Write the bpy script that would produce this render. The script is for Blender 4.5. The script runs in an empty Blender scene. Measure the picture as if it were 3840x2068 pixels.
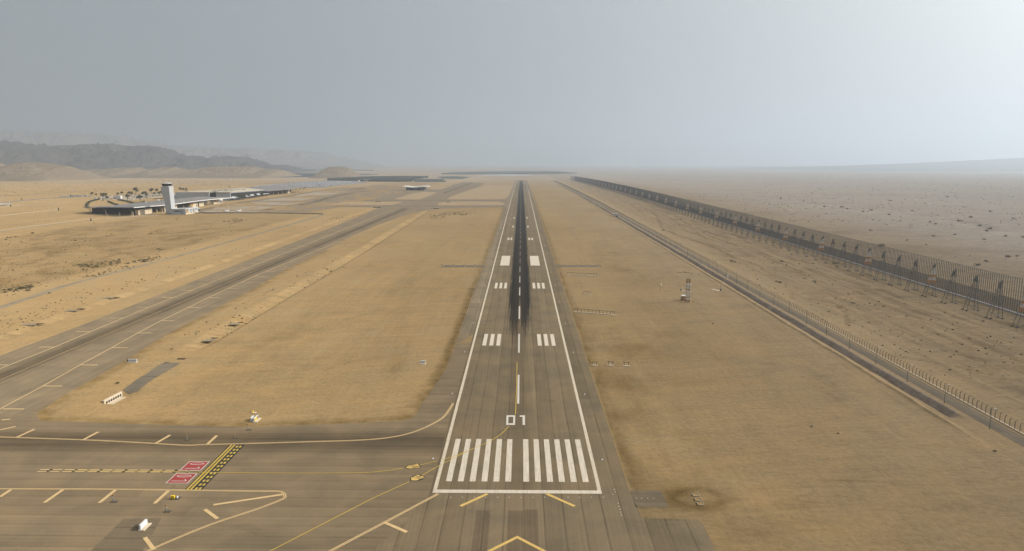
import bpy, bmesh, math, random
import numpy as np
from mathutils import Vector, Matrix
from mathutils.geometry import tessellate_polygon

random.seed(7)
rng = np.random.default_rng(7)
sc = bpy.context.scene
C = sc.collection

# ---------------------------------------------------------------- camera
FPX, CX, CY = 2700.0, 1920.0, 1034.0            # focal length / centre in photo pixels (3840 x 2068)
PITCH = math.atan(432.0 / FPX)
YAW = math.atan(35.0 / FPX * math.cos(PITCH))
CAM = Vector((0.95, 0.0, 87.3))
cd = bpy.data.cameras.new('camera')
cam = bpy.data.objects.new('camera', cd)
C.objects.link(cam)
cam.location = CAM
cam.rotation_euler = (math.pi / 2 - PITCH, 0, YAW)
cd.sensor_width = 36.0
cd.lens = FPX / 3840.0 * 36.0
cd.clip_start = 0.5
cd.clip_end = 120000.0
sc.camera = cam

# ---------------------------------------------------------------- sky, sun, exposure
SUN_EL, SUN_AZ = math.radians(31.0), math.radians(84.0)     # azimuth from +Y towards +X
SKY_STRENGTH = 0.10
SUN_STRENGTH = 3.6
w = bpy.data.worlds.new('World')
sc.world = w
w.use_nodes = True
nt = w.node_tree
nt.nodes.clear()
out = nt.nodes.new('ShaderNodeOutputWorld')
bg = nt.nodes.new('ShaderNodeBackground')
sky = nt.nodes.new('ShaderNodeTexSky')
sky.sky_type = 'NISHITA'
sky.sun_disc = False
sky.sun_elevation = SUN_EL
sky.sun_rotation = SUN_AZ
sky.altitude = 0.0
sky.air_density = 1.0
sky.dust_density = 6.0
sky.ozone_density = 1.0
bg.inputs['Strength'].default_value = SKY_STRENGTH
# dusty desert air over the clear sky: pale veil, brighter towards the sun (forward scattering), thinner overhead
def _wn(kind, op=None, **kw):
    x = nt.nodes.new(kind)
    if op:
        x.operation = op
    return x


def _m(op, a, b=None, clamp=False):
    x = _wn('ShaderNodeMath', op)
    x.use_clamp = clamp
    for i, v in enumerate((a, b)):
        if v is None:
            continue
        if hasattr(v, 'is_output'):
            nt.links.new(v, x.inputs[i])
        else:
            x.inputs[i].default_value = v
    return x.outputs[0]


VEIL = (0.140, 0.158, 0.171)
GLOW = (1.22, 1.19, 1.15)
HG = 0.90
tc = nt.nodes.new('ShaderNodeTexCoord')
nrm = _wn('ShaderNodeVectorMath', 'NORMALIZE')
nt.links.new(tc.outputs['Generated'], nrm.inputs[0])
dot = _wn('ShaderNodeVectorMath', 'DOT_PRODUCT')
nt.links.new(nrm.outputs[0], dot.inputs[0])
dot.inputs[1].default_value = (math.sin(SUN_AZ) * math.cos(SUN_EL), math.cos(SUN_AZ) * math.cos(SUN_EL), math.sin(SUN_EL))
den = _m('POWER', _m('SUBTRACT', 1 + HG * HG, _m('MULTIPLY', dot.outputs['Value'], 2 * HG)), 1.5)
phase = _m('DIVIDE', 1 - HG * HG, den)
sep = nt.nodes.new('ShaderNodeSeparateXYZ')
nt.links.new(nrm.outputs[0], sep.inputs[0])
low = nt.nodes.new('ShaderNodeMapRange')          # the glow dims in the thick air low over the horizon
low.interpolation_type = 'SMOOTHSTEP'
for k_, v_ in (('From Min', -0.02), ('From Max', 0.07), ('To Min', 0.62), ('To Max', 1.0)):
    low.inputs[k_].default_value = v_
nt.links.new(sep.outputs[2], low.inputs['Value'])
gl = _wn('ShaderNodeVectorMath', 'SCALE')
gl.inputs[0].default_value = GLOW
nt.links.new(_m('MULTIPLY', _m('MINIMUM', phase, 0.8), low.outputs[0]), gl.inputs['Scale'])
ad = _wn('ShaderNodeVectorMath', 'ADD')
nt.links.new(gl.outputs[0], ad.inputs[0])
ad.inputs[1].default_value = VEIL
sk = _wn('ShaderNodeVectorMath', 'SCALE')
nt.links.new(sky.outputs[0], sk.inputs[0])
sk.inputs['Scale'].default_value = 0.08 * SKY_STRENGTH
ad2 = _wn('ShaderNodeVectorMath', 'ADD')
nt.links.new(ad.outputs[0], ad2.inputs[0])
nt.links.new(sk.outputs[0], ad2.inputs[1])
bg.inputs['Strength'].default_value = 1.0
nt.links.new(ad2.outputs[0], bg.inputs['Color'])
nt.links.new(bg.outputs[0], out.inputs['Surface'])

sd = bpy.data.lights.new('sun', 'SUN')
sun = bpy.data.objects.new('sun', sd)
C.objects.link(sun)
sd.energy = SUN_STRENGTH
sd.angle = math.radians(0.6)
sd.color = (1.0, 0.92, 0.80)
sdir = Vector((math.sin(SUN_AZ) * math.cos(SUN_EL), math.cos(SUN_AZ) * math.cos(SUN_EL), math.sin(SUN_EL)))
sun.rotation_euler = sdir.to_track_quat('Z', 'Y').to_euler()
sun.location = (400, 100, 300)

vs = sc.view_settings
vs.view_transform = 'Standard'
vs.look = 'None'
vs.exposure = 0.55
vs.gamma = 1.0
vs.use_curve_mapping = False
sc.cycles.max_bounces = 4
sc.cycles.diffuse_bounces = 2
sc.cycles.glossy_bounces = 2
sc.cycles.transmission_bounces = 2
sc.cycles.volume_bounces = 1
sc.cycles.use_denoising = True
sc.cycles.caustics_reflective = False
sc.cycles.caustics_refractive = False

# ---------------------------------------------------------------- terrain profile and pixel -> ground
PROF = [(-4000, 0.0), (1500, 0.0), (2000, -1.5), (2600, -5.0), (3200, -10.0), (3800, -16.4), (5000, -25.0),
        (8000, -40.0), (14000, -65.0), (45000, -180.0)]
PY = np.array([p[0] for p in PROF], float)
PZ = np.array([p[1] for p in PROF], float)


def Z(y):
    return float(np.interp(y, PY, PZ))


_R = cam.rotation_euler.to_matrix()


def ray(px, py):
    d = _R @ Vector(((px - CX) / FPX, -(py - CY) / FPX, -1.0))
    return d                                      # depth 1 along the camera axis


def G(px, py, h=0.0):
    """ground point (raised by h) seen at photo pixel px, py"""
    d = ray(px, py)
    lo, hi = 20.0, 60000.0
    for _ in range(60):
        t = (lo + hi) / 2
        p = CAM + d * t
        if p.z > Z(p.y) + h:
            lo = t
        else:
            hi = t
    p = CAM + d * lo
    return Vector((p.x, p.y, Z(p.y) + h))


def GX(px, py, y):
    """point on the ray of a pixel at distance y north"""
    d = ray(px, py)
    return CAM + d * ((y - CAM.y) / d.y)


def mpp(p):
    """metres per photo pixel at world point p"""
    f = _R @ Vector((0, 0, -1))
    return (Vector(p) - CAM).dot(f) / FPX


def XY(pts):
    return [G(*p).to_2d() for p in pts]


# ---------------------------------------------------------------- materials
MATS = {}


def new_mat(name):
    m = bpy.data.materials.new(name)
    m.use_nodes = True
    n = m.node_tree
    n.nodes.clear()
    o = n.nodes.new('ShaderNodeOutputMaterial')
    b = n.nodes.new('ShaderNodeBsdfPrincipled')
    n.links.new(b.outputs[0], o.inputs['Surface'])
    return m, n, b


def mat(name, col, rough=0.7, var=0.12, scale=1.5, metal=0.0, spec=0.3):
    """plain painted / mineral surface with some uneven weathering"""
    if name in MATS:
        return MATS[name]
    m, n, b = new_mat(name)
    tc = n.nodes.new('ShaderNodeTexCoord')
    nz = n.nodes.new('ShaderNodeTexNoise')
    nz.inputs['Scale'].default_value = scale
    nz.inputs['Detail'].default_value = 4
    n.links.new(tc.outputs['Object'], nz.inputs['Vector'])
    mr = n.nodes.new('ShaderNodeMapRange')
    mr.inputs['From Min'].default_value = 0.3
    mr.inputs['From Max'].default_value = 0.7
    mr.inputs['To Min'].default_value = 1 - var
    mr.inputs['To Max'].default_value = 1 + var
    n.links.new(nz.outputs['Fac'], mr.inputs['Value'])
    mx = n.nodes.new('ShaderNodeVectorMath')
    mx.operation = 'SCALE'
    mx.inputs[0].default_value = col
    n.links.new(mr.outputs[0], mx.inputs['Scale'])
    n.links.new(mx.outputs[0], b.inputs['Base Color'])
    b.inputs['Roughness'].default_value = rough
    b.inputs['Metallic'].default_value = metal
    b.inputs['Specular IOR Level'].default_value = spec
    MATS[name] = m
    return m


class NB:
    """tiny node builder"""

    def __init__(s, n):
        s.n = n

    def _set(s, sock, v):
        if hasattr(v, 'is_output'):
            s.n.links.new(v, sock)
        elif v is not None:
            sock.default_value = v

    def math(s, op, a, b=None, c=None, clamp=False):
        x = s.n.nodes.new('ShaderNodeMath')
        x.operation = op
        x.use_clamp = clamp
        for i, v in enumerate((a, b, c)):
            if v is not None:
                s._set(x.inputs[i], v)
        return x.outputs[0]

    def rng(s, v, a, b, c=0.0, d=1.0, smooth=False):
        x = s.n.nodes.new('ShaderNodeMapRange')
        if smooth:
            x.interpolation_type = 'SMOOTHSTEP'
        s._set(x.inputs['Value'], v)
        for k, q in zip(('From Min', 'From Max', 'To Min', 'To Max'), (a, b, c, d)):
            s._set(x.inputs[k], q)
        return x.outputs[0]

    def comb(s, x, y, z=0.0):
        k = s.n.nodes.new('ShaderNodeCombineXYZ')
        s._set(k.inputs[0], x)
        s._set(k.inputs[1], y)
        s._set(k.inputs[2], z)
        return k.outputs[0]

    def noise(s, vec, scale=1.0, detail=4, rough=0.55, dist=0.0, kind=None):
        k = s.n.nodes.new('ShaderNodeTexNoise')
        if kind:
            k.noise_type = kind
        s._set(k.inputs['Vector'], vec)
        k.inputs['Scale'].default_value = scale
        k.inputs['Detail'].default_value = detail
        k.inputs['Roughness'].default_value = rough
        k.inputs['Distortion'].default_value = dist
        return k.outputs['Fac']

    def white(s, v):
        k = s.n.nodes.new('ShaderNodeTexWhiteNoise')
        k.noise_dimensions = '1D'
        s._set(k.inputs['W'], v)
        return k.outputs['Value']

    def mix(s, f, a, b):
        k = s.n.nodes.new('ShaderNodeMix')
        k.data_type = 'RGBA'
        s._set(k.inputs[0], f)
        s._set(k.inputs[6], a if hasattr(a, 'is_output') else (*a, 1.0))
        s._set(k.inputs[7], b if hasattr(b, 'is_output') else (*b, 1.0))
        return k.outputs[2]

    def scale(s, col, f):
        k = s.n.nodes.new('ShaderNodeVectorMath')
        k.operation = 'SCALE'
        s._set(k.inputs[0], col)
        s._set(k.inputs['Scale'], f)
        return k.outputs[0]

    def pos(s):
        g = s.n.nodes.new('ShaderNodeNewGeometry')
        x = s.n.nodes.new('ShaderNodeSeparateXYZ')
        s.n.links.new(g.outputs['Position'], x.inputs[0])
        return g.outputs['Position'], x.outputs[0], x.outputs[1], x.outputs[2]

    def attr(s, name):
        a = s.n.nodes.new('ShaderNodeAttribute')
        a.attribute_name = name
        return a.outputs['Fac']

    def bump(s, h, dist, strength=1.0, normal=None):
        b = s.n.nodes.new('ShaderNodeBump')
        b.inputs['Strength'].default_value = strength
        b.inputs['Distance'].default_value = dist
        s._set(b.inputs['Height'], h)
        if normal is not None:
            s._set(b.inputs['Normal'], normal)
        return b.outputs[0]


def ground_mat():
    m, n, b = new_mat('desert_sand')
    k = NB(n)
    P, X, Y, Zz = k.pos()
    rough = k.attr('rough')
    tint = k.attr('tint')
    grey = k.attr('grey')
    big = k.noise(P, 0.006, 4, 0.55, 0.6)
    mid = k.noise(P, 0.045, 5, 0.6, 0.8)
    fine = k.noise(P, 0.55, 4, 0.65)
    # grading streaks (long, nearly across and along the strip)
    sv = k.comb(k.math('MULTIPLY', k.math('ADD', X, k.math('MULTIPLY', Y, 0.35)), 0.030), k.math('MULTIPLY', k.math('SUBTRACT', Y, k.math('MULTIPLY', X, 0.2)), 0.22))
    streak = k.noise(sv, 1.0, 5, 0.6, 0.5)
    sv2 = k.comb(k.math('MULTIPLY', X, 0.35), k.math('MULTIPLY', Y, 0.012))
    streak2 = k.noise(sv2, 1.0, 4, 0.6, 0.6)
    # wind / water worn lines in the untouched desert
    wv = k.comb(k.math('MULTIPLY', X, 0.016), k.math('MULTIPLY', Y, 0.055))
    rill = k.noise(wv, 1.0, 7, 0.62, 1.6, 'RIDGED_MULTIFRACTAL')
    rillm = k.rng(rill, 0.25, 1.25, 0.0, 1.0)
    c1 = k.mix(k.rng(big, 0.35, 0.65), (0.266, 0.184, 0.088), (0.322, 0.230, 0.118))
    c2 = k.mix(k.rng(mid, 0.36, 0.66), c1, (0.292, 0.194, 0.088))
    f = k.math('ADD', k.rng(streak, 0.25, 0.75, -0.08, 0.08), k.rng(streak2, 0.25, 0.75, -0.06, 0.06))
    f = k.math('ADD', f, k.rng(fine, 0.28, 0.72, -0.14, 0.14))
    f = k.math('ADD', f, k.rng(mid, 0.3, 0.7, -0.09, 0.09))
    f = k.math('ADD', f, k.rng(k.noise(P, 2.4, 3, 0.7), 0.3, 0.7, -0.09, 0.09))
    gv = k.comb(k.math('MULTIPLY', X, 0.10), k.math('MULTIPLY', Y, 0.9))
    f = k.math('ADD', f, k.rng(k.noise(gv, 1.0, 5, 0.65, 0.8), 0.3, 0.7, -0.06, 0.06))
    fr = k.math('MULTIPLY', rough, k.rng(rillm, 0.0, 0.8, -0.16, 0.34))
    f = k.math('ADD', k.math('ADD', f, fr), 1.0)
    spots = k.noise(P, 0.33, 3, 0.5)
    sp = k.math('MULTIPLY', k.rng(spots, 0.63, 0.73, 0.0, 0.45), rough)
    f = k.math('SUBTRACT', f, sp)
    f = k.math('MULTIPLY', f, tint)
    c3 = k.mix(grey, c2, (0.400, 0.325, 0.255))
    # damp scrubby earth is browner
    c3 = k.mix(k.math('MULTIPLY', k.rng(tint, 0.92, 0.6, 0.0, 0.6), k.math('SUBTRACT', 1.0, grey)), c3, (0.275, 0.172, 0.055))
    n.links.new(k.scale(c3, f), b.inputs['Base Color'])
    h = k.math('ADD', k.math('MULTIPLY', fine, 0.38), k.math('MULTIPLY', k.math('MULTIPLY', rough, rillm), 1.6))
    h = k.math('ADD', h, k.math('MULTIPLY', k.noise(P, 1.7, 3, 0.6), 0.18))
    h = k.math('ADD', h, k.math('MULTIPLY', streak, 0.18))
    n.links.new(k.bump(h, 0.5, 1.0), b.inputs['Normal'])
    b.inputs['Roughness'].default_value = 1.0
    b.inputs['Diffuse Roughness'].default_value = 0.9
    b.inputs['Specular IOR Level'].default_value = 0.05
    return m


def asphalt_mat(name, axis='x', centre=0.0, wear=None, rubber=False, base=(0.166, 0.129, 0.080), lane=4.95, first=1.8, joint=0.5):
    """asphalt laid in paver lanes along one axis; wear = half width of a darker trafficked band"""
    m, n, b = new_mat(name)
    k = NB(n)
    P, X, Y, Zz = k.pos()
    u, v = (X, Y) if axis == 'x' else (Y, X)
    u = k.math('SUBTRACT', u, centre)
    wob = k.noise(k.comb(0.0, k.math('MULTIPLY', v, 0.02)), 1.0, 2)
    uu = k.math('ADD', u, k.rng(wob, 0.3, 0.7, -0.12, 0.12))
    lanef = k.math('DIVIDE', k.math('ADD', uu, 1000 * lane - first), lane)
    lid = k.math('FLOOR', lanef)
    fr = k.math('FRACT', lanef)
    sect = k.math('FLOOR', k.math('DIVIDE', k.math('ADD', v, k.math('MULTIPLY', k.white(k.math('ADD', lid, 91.0)), 260.0)), 310.0))
    lb = k.white(k.math('ADD', lid, k.math('MULTIPLY', sect, 17.3)))
    f = k.rng(lb, 0.0, 1.0, 1 - .22 * joint, 1 + .22 * joint)
    # gradient within a lane: one edge tighter and darker
    f = k.math('MULTIPLY', f, k.rng(fr, 0.0, 1.0, 0.95, 1.04))
    seam = k.rng(k.math('MINIMUM', fr, k.math('SUBTRACT', 1.0, fr)), 0.0, 0.055, 1.0, 0.0)
    seamn = k.noise(k.comb(lid, k.math('MULTIPLY', v, 0.05)), 1.0, 3)
    seam = k.math('MULTIPLY', seam, k.rng(seamn, 0.3, 0.6, 0.16 * joint, joint))
    f = k.math('MULTIPLY', f, k.math('SUBTRACT', 1.0, seam))
    strn = k.noise(k.comb(k.math('MULTIPLY', u, 1.6), k.math('MULTIPLY', v, 0.02)), 1.0, 4, 0.6)
    f = k.math('MULTIPLY', f, k.rng(strn, 0.25, 0.75, 0.86, 1.14))
    blot = k.noise(P, 0.06, 5, 0.6, 0.7)
    f = k.math('MULTIPLY', f, k.rng(blot, 0.3, 0.7, 0.85, 1.13))
    gr = k.noise(P, 2.2, 3, 0.7)
    f = k.math('MULTIPLY', f, k.rng(gr, 0.3, 0.7, 0.90, 1.10))
    col = k.mix(k.rng(blot, 0.35, 0.7), tuple(base), (base[0] * 1.08, base[1] * 1.02, base[2] * 0.95))
    stain = k.noise(P, 0.11, 3, 0.5, 1.0)
    f = k.math('MULTIPLY', f, k.rng(stain, 0.64, 0.78, 1.0, 0.80))
    if wear:
        au = k.math('ABSOLUTE', u)
        wn = k.noise(k.comb(k.math('MULTIPLY', u, 0.9), k.math('MULTIPLY', v, 0.015)), 1.0, 4, 0.6)
        band = k.rng(au, 0.15 * wear, wear, 1.0, 0.0, True)
        band = k.math('MULTIPLY', band, k.rng(wn, 0.25, 0.7, 0.45, 1.0))
        f = k.math('MULTIPLY', f, k.math('SUBTRACT', 1.0, k.math('MULTIPLY', band, 0.56)))
    c = k.scale(col, f)
    if rubber:
        ax = k.math('ABSOLUTE', k.math('SUBTRACT', u, 0.25))
        fn = k.noise(k.comb(k.math('MULTIPLY', u, 4.2), k.math('MULTIPLY', v, 0.020)), 1.0, 5, 0.75)
        fn2 = k.noise(k.comb(k.math('MULTIPLY', u, 1.3), k.math('MULTIPLY', v, 0.010)), 1.0, 3, 0.6)
        # two wheel bands either side of the centreline, merging with distance
        core = k.rng(v, 380.0, 900.0, 0.34, 0.86)
        prof = k.math('MULTIPLY', k.rng(ax, 0.1, 1.5, core, 1.0, True), k.rng(ax, 2.6, 9.6, 1.0, 0.0, True))
        along = k.math('MULTIPLY', k.rng(v, 330.0, 460.0, 0.22, 1.45), k.rng(v, 2300.0, 3900.0, 1.0, 0.70))
        d = k.math('MULTIPLY', k.math('MULTIPLY', prof, along), 1.15)
        d = k.math('ADD', d, k.math('ADD', k.rng(fn, 0.28, 0.72, -0.68, 0.68), k.rng(fn2, 0.3, 0.7, -0.20, 0.20)))
        inz = k.rng(v, 285.0, 350.0, 0.0, 1.0)
        rm = k.math('MULTIPLY', k.rng(d, 0.36, 0.84, 0.0, 0.97, True), inz)
        rm = k.math('MULTIPLY', rm, k.rng(prof, 0.02, 0.14, 0.0, 1.0))
        rm = k.math('MULTIPLY', rm, k.rng(v, 3650.0, 3700.0, 1.0, 0.0))
        c = k.mix(rm, c, (0.011, 0.0105, 0.010))
        # dusty brown centre wear between touchdown zone and threshold
        cw = k.math('MULTIPLY', k.rng(ax, 1.0, 6.5, 1.0, 0.0, True), k.rng(v, 120.0, 420.0, 0.36, 0.25))
        c = k.mix(cw, c, (0.080, 0.058, 0.036))
    n.links.new(c, b.inputs['Base Color'])
    n.links.new(k.bump(k.math('ADD', gr, k.math('MULTIPLY', seam, -1.0)), 0.03, 0.7), b.inputs['Normal'])
    b.inputs['Roughness'].default_value = 0.95
    b.inputs['Diffuse Roughness'].default_value = 0.7
    b.inputs['Specular IOR Level'].default_value = 0.05
    return m


def paint_mat(name, col, worn=0.35, rubber=False, r0=420.0, r1=560.0):
    """road paint worn in streaks so that some asphalt shows through"""
    if name in MATS:
        return MATS[name]
    m, n, b = new_mat(name)
    k = NB(n)
    P, X, Y, Zz = k.pos()
    a = k.noise(k.comb(k.math('MULTIPLY', X, 4.5), k.math('MULTIPLY', Y, 0.12)), 1.0, 4, 0.65)
    d = k.noise(P, 0.5, 4, 0.6)
    f = k.math('ADD', k.math('MULTIPLY', a, 0.6), k.math('MULTIPLY', d, 0.4))
    wearf = k.rng(f, 0.40, 0.64, 0.0, worn * 1.5)
    c = k.mix(wearf, col, (0.15, 0.12, 0.085))
    c = k.scale(c, k.rng(d, 0.3, 0.7, 0.92, 1.06))
    if rubber:
        ax = k.math('ABSOLUTE', X)
        s = k.noise(k.comb(k.math('MULTIPLY', X, 5.0), k.math('MULTIPLY', Y, 0.05)), 1.0, 3, 0.6)
        t = k.math('MULTIPLY', k.rng(Y, r0, r1, 0.0, 1.0), k.rng(s, 0.35, 0.6, 0.66, 1.0))
        t = k.math('MULTIPLY', t, k.rng(ax, 9.0, 6.0, 0.0, 1.0))
        c = k.mix(k.math('MULTIPLY', t, 0.93), c, (0.02, 0.02, 0.02))
    n.links.new(c, b.inputs['Base Color'])
    b.inputs['Roughness'].default_value = 0.75
    b.inputs['Specular IOR Level'].default_value = 0.2
    MATS[name] = m
    return m


# ---------------------------------------------------------------- object helpers
def tag(o, label=None, cat=None, group=None, kind=None):
    for key, v in (('label', label), ('category', cat), ('group', group), ('kind', kind)):
        if v:
            o[key] = v
    return o


def thing(name, label, cat, loc=(0, 0, 0), rotz=0.0, group=None):
    o = bpy.data.objects.new(name, None)
    o.empty_display_size = 0.5
    C.objects.link(o)
    o.location = loc
    o.rotation_euler = (0, 0, rotz)
    return tag(o, label, cat, group)


class MB:
    """collects solid pieces; build() links them as ONE mesh object"""

    def __init__(s):
        s.v, s.f, s.mi = [], [], []
        s.cur = 0

    def add(s, vs_, fs):
        o = len(s.v)
        s.v += [tuple(p) for p in vs_]
        for f in fs:
            s.f.append(tuple(i + o for i in f))
            s.mi.append(s.cur)
        return s

    def box(s, c, d, rz=0.0):
        x, y, z = d[0] / 2, d[1] / 2, d[2] / 2
        ca, sa = math.cos(rz), math.sin(rz)
        vs_ = []
        for k in (-z, z):
            for i, j in ((-x, -y), (x, -y), (x, y), (-x, y)):
                vs_.append((c[0] + i * ca - j * sa, c[1] + i * sa + j * ca, c[2] + k))
        return s.add(vs_, [(3, 2, 1, 0), (4, 5, 6, 7), (0, 1, 5, 4), (1, 2, 6, 5), (2, 3, 7, 6), (3, 0, 4, 7)])

    def ring(s, rings, cap=True, closed=True):
        """loft a list of equally long point rings"""
        n = len(rings[0])
        vs_ = [p for r in rings for p in r]
        fs = []
        for i in range(len(rings) - 1):
            for j in range(n if closed else n - 1):
                a, b_ = i * n + j, i * n + (j + 1) % n
                fs.append((a, b_, b_ + n, a + n))
        if cap:
            fs.append(tuple(range(n - 1, -1, -1)))
            fs.append(tuple((len(rings) - 1) * n + j for j in range(n)))
        return s.add(vs_, fs)

    def tube(s, p0, p1, r0, r1=None, n=6):
        r1 = r0 if r1 is None else r1
        p0, p1 = Vector(p0), Vector(p1)
        d = (p1 - p0).normalized()
        a = d.orthogonal().normalized()
        b_ = d.cross(a)
        R = []
        for p, r in ((p0, r0), (p1, r1)):
            R.append([p + (a * math.cos(2 * math.pi * i / n) + b_ * math.sin(2 * math.pi * i / n)) * r for i in range(n)])
        return s.ring(R)

    def bar(s, p0, p1, t):
        return s.tube(p0, p1, t * 0.7071, None, 4)

    def lathe(s, c, prof, n=12, axis='z'):
        R = []
        for r, h in prof:
            rr = []
            for i in range(n):
                a = 2 * math.pi * i / n
                if axis == 'z':
                    rr.append((c[0] + r * math.cos(a), c[1] + r * math.sin(a), c[2] + h))
                else:
                    rr.append((c[0] + h, c[1] + r * math.cos(a), c[2] + r * math.sin(a)))
            R.append(rr)
        return s.ring(R)

    def prism(s, pts, z0, z1):
        n = len(pts)
        vs_ = [(p[0], p[1], z0) for p in pts] + [(p[0], p[1], z1) for p in pts]
        fs = [tuple(range(n - 1, -1, -1)), tuple(range(n, 2 * n))] + [(i, (i + 1) % n, (i + 1) % n + n, i + n) for i in range(n)]
        return s.add(vs_, fs)

    def mesh(s, name, mats):
        me = bpy.data.meshes.new(name)
        me.from_pydata(s.v, [], s.f)
        if not isinstance(mats, (list, tuple)):
            mats = [mats]
        for m_ in mats:
            me.materials.append(m_)
        if len(mats) > 1:
            me.polygons.foreach_set('material_index', s.mi)
        bm = bmesh.new()
        bm.from_mesh(me)
        bmesh.ops.recalc_face_normals(bm, faces=bm.faces)
        bm.to_mesh(me)
        bm.free()
        return me

    def build(s, name, mats, parent=None, loc=None):
        o = bpy.data.objects.new(name, s.mesh(name, mats))
        C.objects.link(o)
        if parent is not None:
            o.parent = parent
        if loc is not None:
            o.location = loc
        return o


def copy_tree(o, parent=None):
    c = o.copy()
    C.objects.link(c)
    if parent is not None:
        c.parent = parent
    for ch in list(o.children):
        copy_tree(ch, c)
    return c


def sheet_mesh(name, polys, dz, m, parent=None, kind=None):
    """flat sheet(s) lying dz above the terrain; polys = lists of (x, y), filled in one mesh"""
    bm = bmesh.new()
    for pts in polys:
        vs_ = [bm.verts.new((p[0], p[1], 0.0)) for p in pts]
        tri = tessellate_polygon([[Vector((p[0], p[1], 0.0)) for p in pts]])
        for t in tri:
            try:
                bm.faces.new([vs_[i] for i in t])
            except ValueError:
                pass
    for yb in PY[1:-1]:
        bmesh.ops.bisect_plane(bm, geom=bm.verts[:] + bm.edges[:] + bm.faces[:], plane_co=(0, yb, 0), plane_no=(0, 1, 0), dist=1e-4)
    for v_ in bm.verts:
        v_.co.z = Z(v_.co.y) + dz
    bm.normal_update()
    for f in bm.faces:
        if f.normal.z < 0:
            f.normal_flip()
    me = bpy.data.meshes.new(name)
    bm.to_mesh(me)
    bm.free()
    me.materials.append(m)
    o = bpy.data.objects.new(name, me)
    C.objects.link(o)
    if parent is not None:
        o.parent = parent
    elif kind is None:
        kind = 'structure'
    if kind:
        o['kind'] = kind
    return o


def strip(pts, wid):
    """polygons of a painted line of width wid along a polyline of (x, y)"""
    pts = [Vector(p[:2]) for p in pts]
    n = len(pts)
    L, Rr = [], []
    for i in range(n):
        if i == 0:
            d = (pts[1] - pts[0]).normalized()
        elif i == n - 1:
            d = (pts[-1] - pts[-2]).normalized()
        else:
            d = ((pts[i + 1] - pts[i]).normalized() + (pts[i] - pts[i - 1]).normalized()).normalized()
        nn = Vector((-d.y, d.x)) * wid / 2
        L.append(pts[i] + nn)
        Rr.append(pts[i] - nn)
    return [[L[i], L[i + 1], Rr[i + 1], Rr[i]] for i in range(n - 1)]


def rect(x0, x1, y0, y1):
    return [(x0, y0), (x1, y0), (x1, y1), (x0, y1)]


def smooth(pts, n=6):
    """Catmull-Rom through 2-D points"""
    pts = [Vector(p[:2]) for p in pts]
    o = []
    for i in range(len(pts) - 1):
        p0, p1, p2, p3 = pts[max(i - 1, 0)], pts[i], pts[i + 1], pts[min(i + 2, len(pts) - 1)]
        for j in range(n):
            t = j / n
            o.append(0.5 * (2 * p1 + (p2 - p0) * t + (2 * p0 - 5 * p1 + 4 * p2 - p3) * t * t + (3 * p1 - p0 - 3 * p2 + p3) * t ** 3))
    o.append(pts[-1])
    return o


# ---------------------------------------------------------------- numpy noise
_perm = rng.permutation(512)


def _h(ix, iy):
    return _perm[(_perm[ix & 511] + iy) & 511]


def gnoise(x, y):
    ix, iy = np.floor(x).astype(np.int64), np.floor(y).astype(np.int64)
    fx, fy = x - ix, y - iy
    u, v = fx ** 3 * (fx * (fx * 6 - 15) + 10), fy ** 3 * (fy * (fy * 6 - 15) + 10)

    def g(a, b_, dx, dy):
        t = _h(a, b_) * (2 * math.pi / 512)
        return np.cos(t) * dx + np.sin(t) * dy
    n00, n10 = g(ix, iy, fx, fy), g(ix + 1, iy, fx - 1, fy)
    n01, n11 = g(ix, iy + 1, fx, fy - 1), g(ix + 1, iy + 1, fx - 1, fy - 1)
    return (n00 + u * (n10 - n00)) * (1 - v) + (n01 + u * (n11 - n01)) * v


def fbm(x, y, oct_=4, gain=0.5, ridged=False):
    a, s, o = 1.0, 0.0, 0.0
    for i in range(oct_):
        q = gnoise(x * 2 ** i + 13.7 * i, y * 2 ** i - 7.1 * i)
        if ridged:
            q = 0.5 - np.abs(q) * 1.6
        o = o + a * q
        s += a
        a *= gain
    return o / s


def sstep(a, b_, x):
    t = np.clip((x - a) / (b_ - a), 0, 1)
    return t * t * (3 - 2 * t)


def pl_dist(X, Y, pts):
    """distance of arrays X, Y to a polyline (only evaluated near it)"""
    D = np.full(X.shape, 1e9)
    for (x0, y0), (x1, y1) in zip(pts[:-1], pts[1:]):
        dx, dy = x1 - x0, y1 - y0
        L = dx * dx + dy * dy + 1e-9
        t = np.clip(((X - x0) * dx + (Y - y0) * dy) / L, 0, 1)
        D = np.minimum(D, np.hypot(X - x0 - t * dx, Y - y0 - t * dy))
    return D


# ================================================================ GROUND
def spaced(a, b_, s):
    return list(np.arange(a, b_, s))


def geo(a, b_, n):
    return list(np.geomspace(a, b_, n))


xs = sorted([-x for x in geo(3000, 40000, 26)[1:]]) + spaced(-3000, -900, 22) + spaced(-900, -270, 4) + spaced(-270, -238, 1.0) \
    + spaced(-238, -170, 4) + spaced(-170, -140, 1.0) + spaced(-140, -44, 1.6) + spaced(-44, -28, 1.0) + spaced(-28, 28, 7) + spaced(28, 48, 1.0) \
    + spaced(48, 134, 1.6) + spaced(134, 142, 1.0) + spaced(142, 156, 0.5) + spaced(156, 165, 1.5) + spaced(165, 420, 2.5) + spaced(420, 1500, 7) \
    + spaced(1500, 4000, 30) + geo(4000, 40000, 26)
ys = spaced(-400, 60, 20)
yy = 60.0
while yy < 44000:
    ys.append(yy)
    yy += max(0.55, yy * yy * 2.2 / (FPX * 87.3)) if yy < 4000 else yy * 0.05
ys = sorted(set([round(v, 3) for v in ys] + [float(p) for p in PY[1:-1]] + [44900.0]))
gx, gy = np.array(xs), np.array(ys)
X, Y = np.meshgrid(gx, gy)
nx, ny = len(gx), len(gy)
Zg = np.interp(Y, PY, PZ)
A = lambda pts: [tuple(G(*p).to_2d()) for p in pts]

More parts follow.
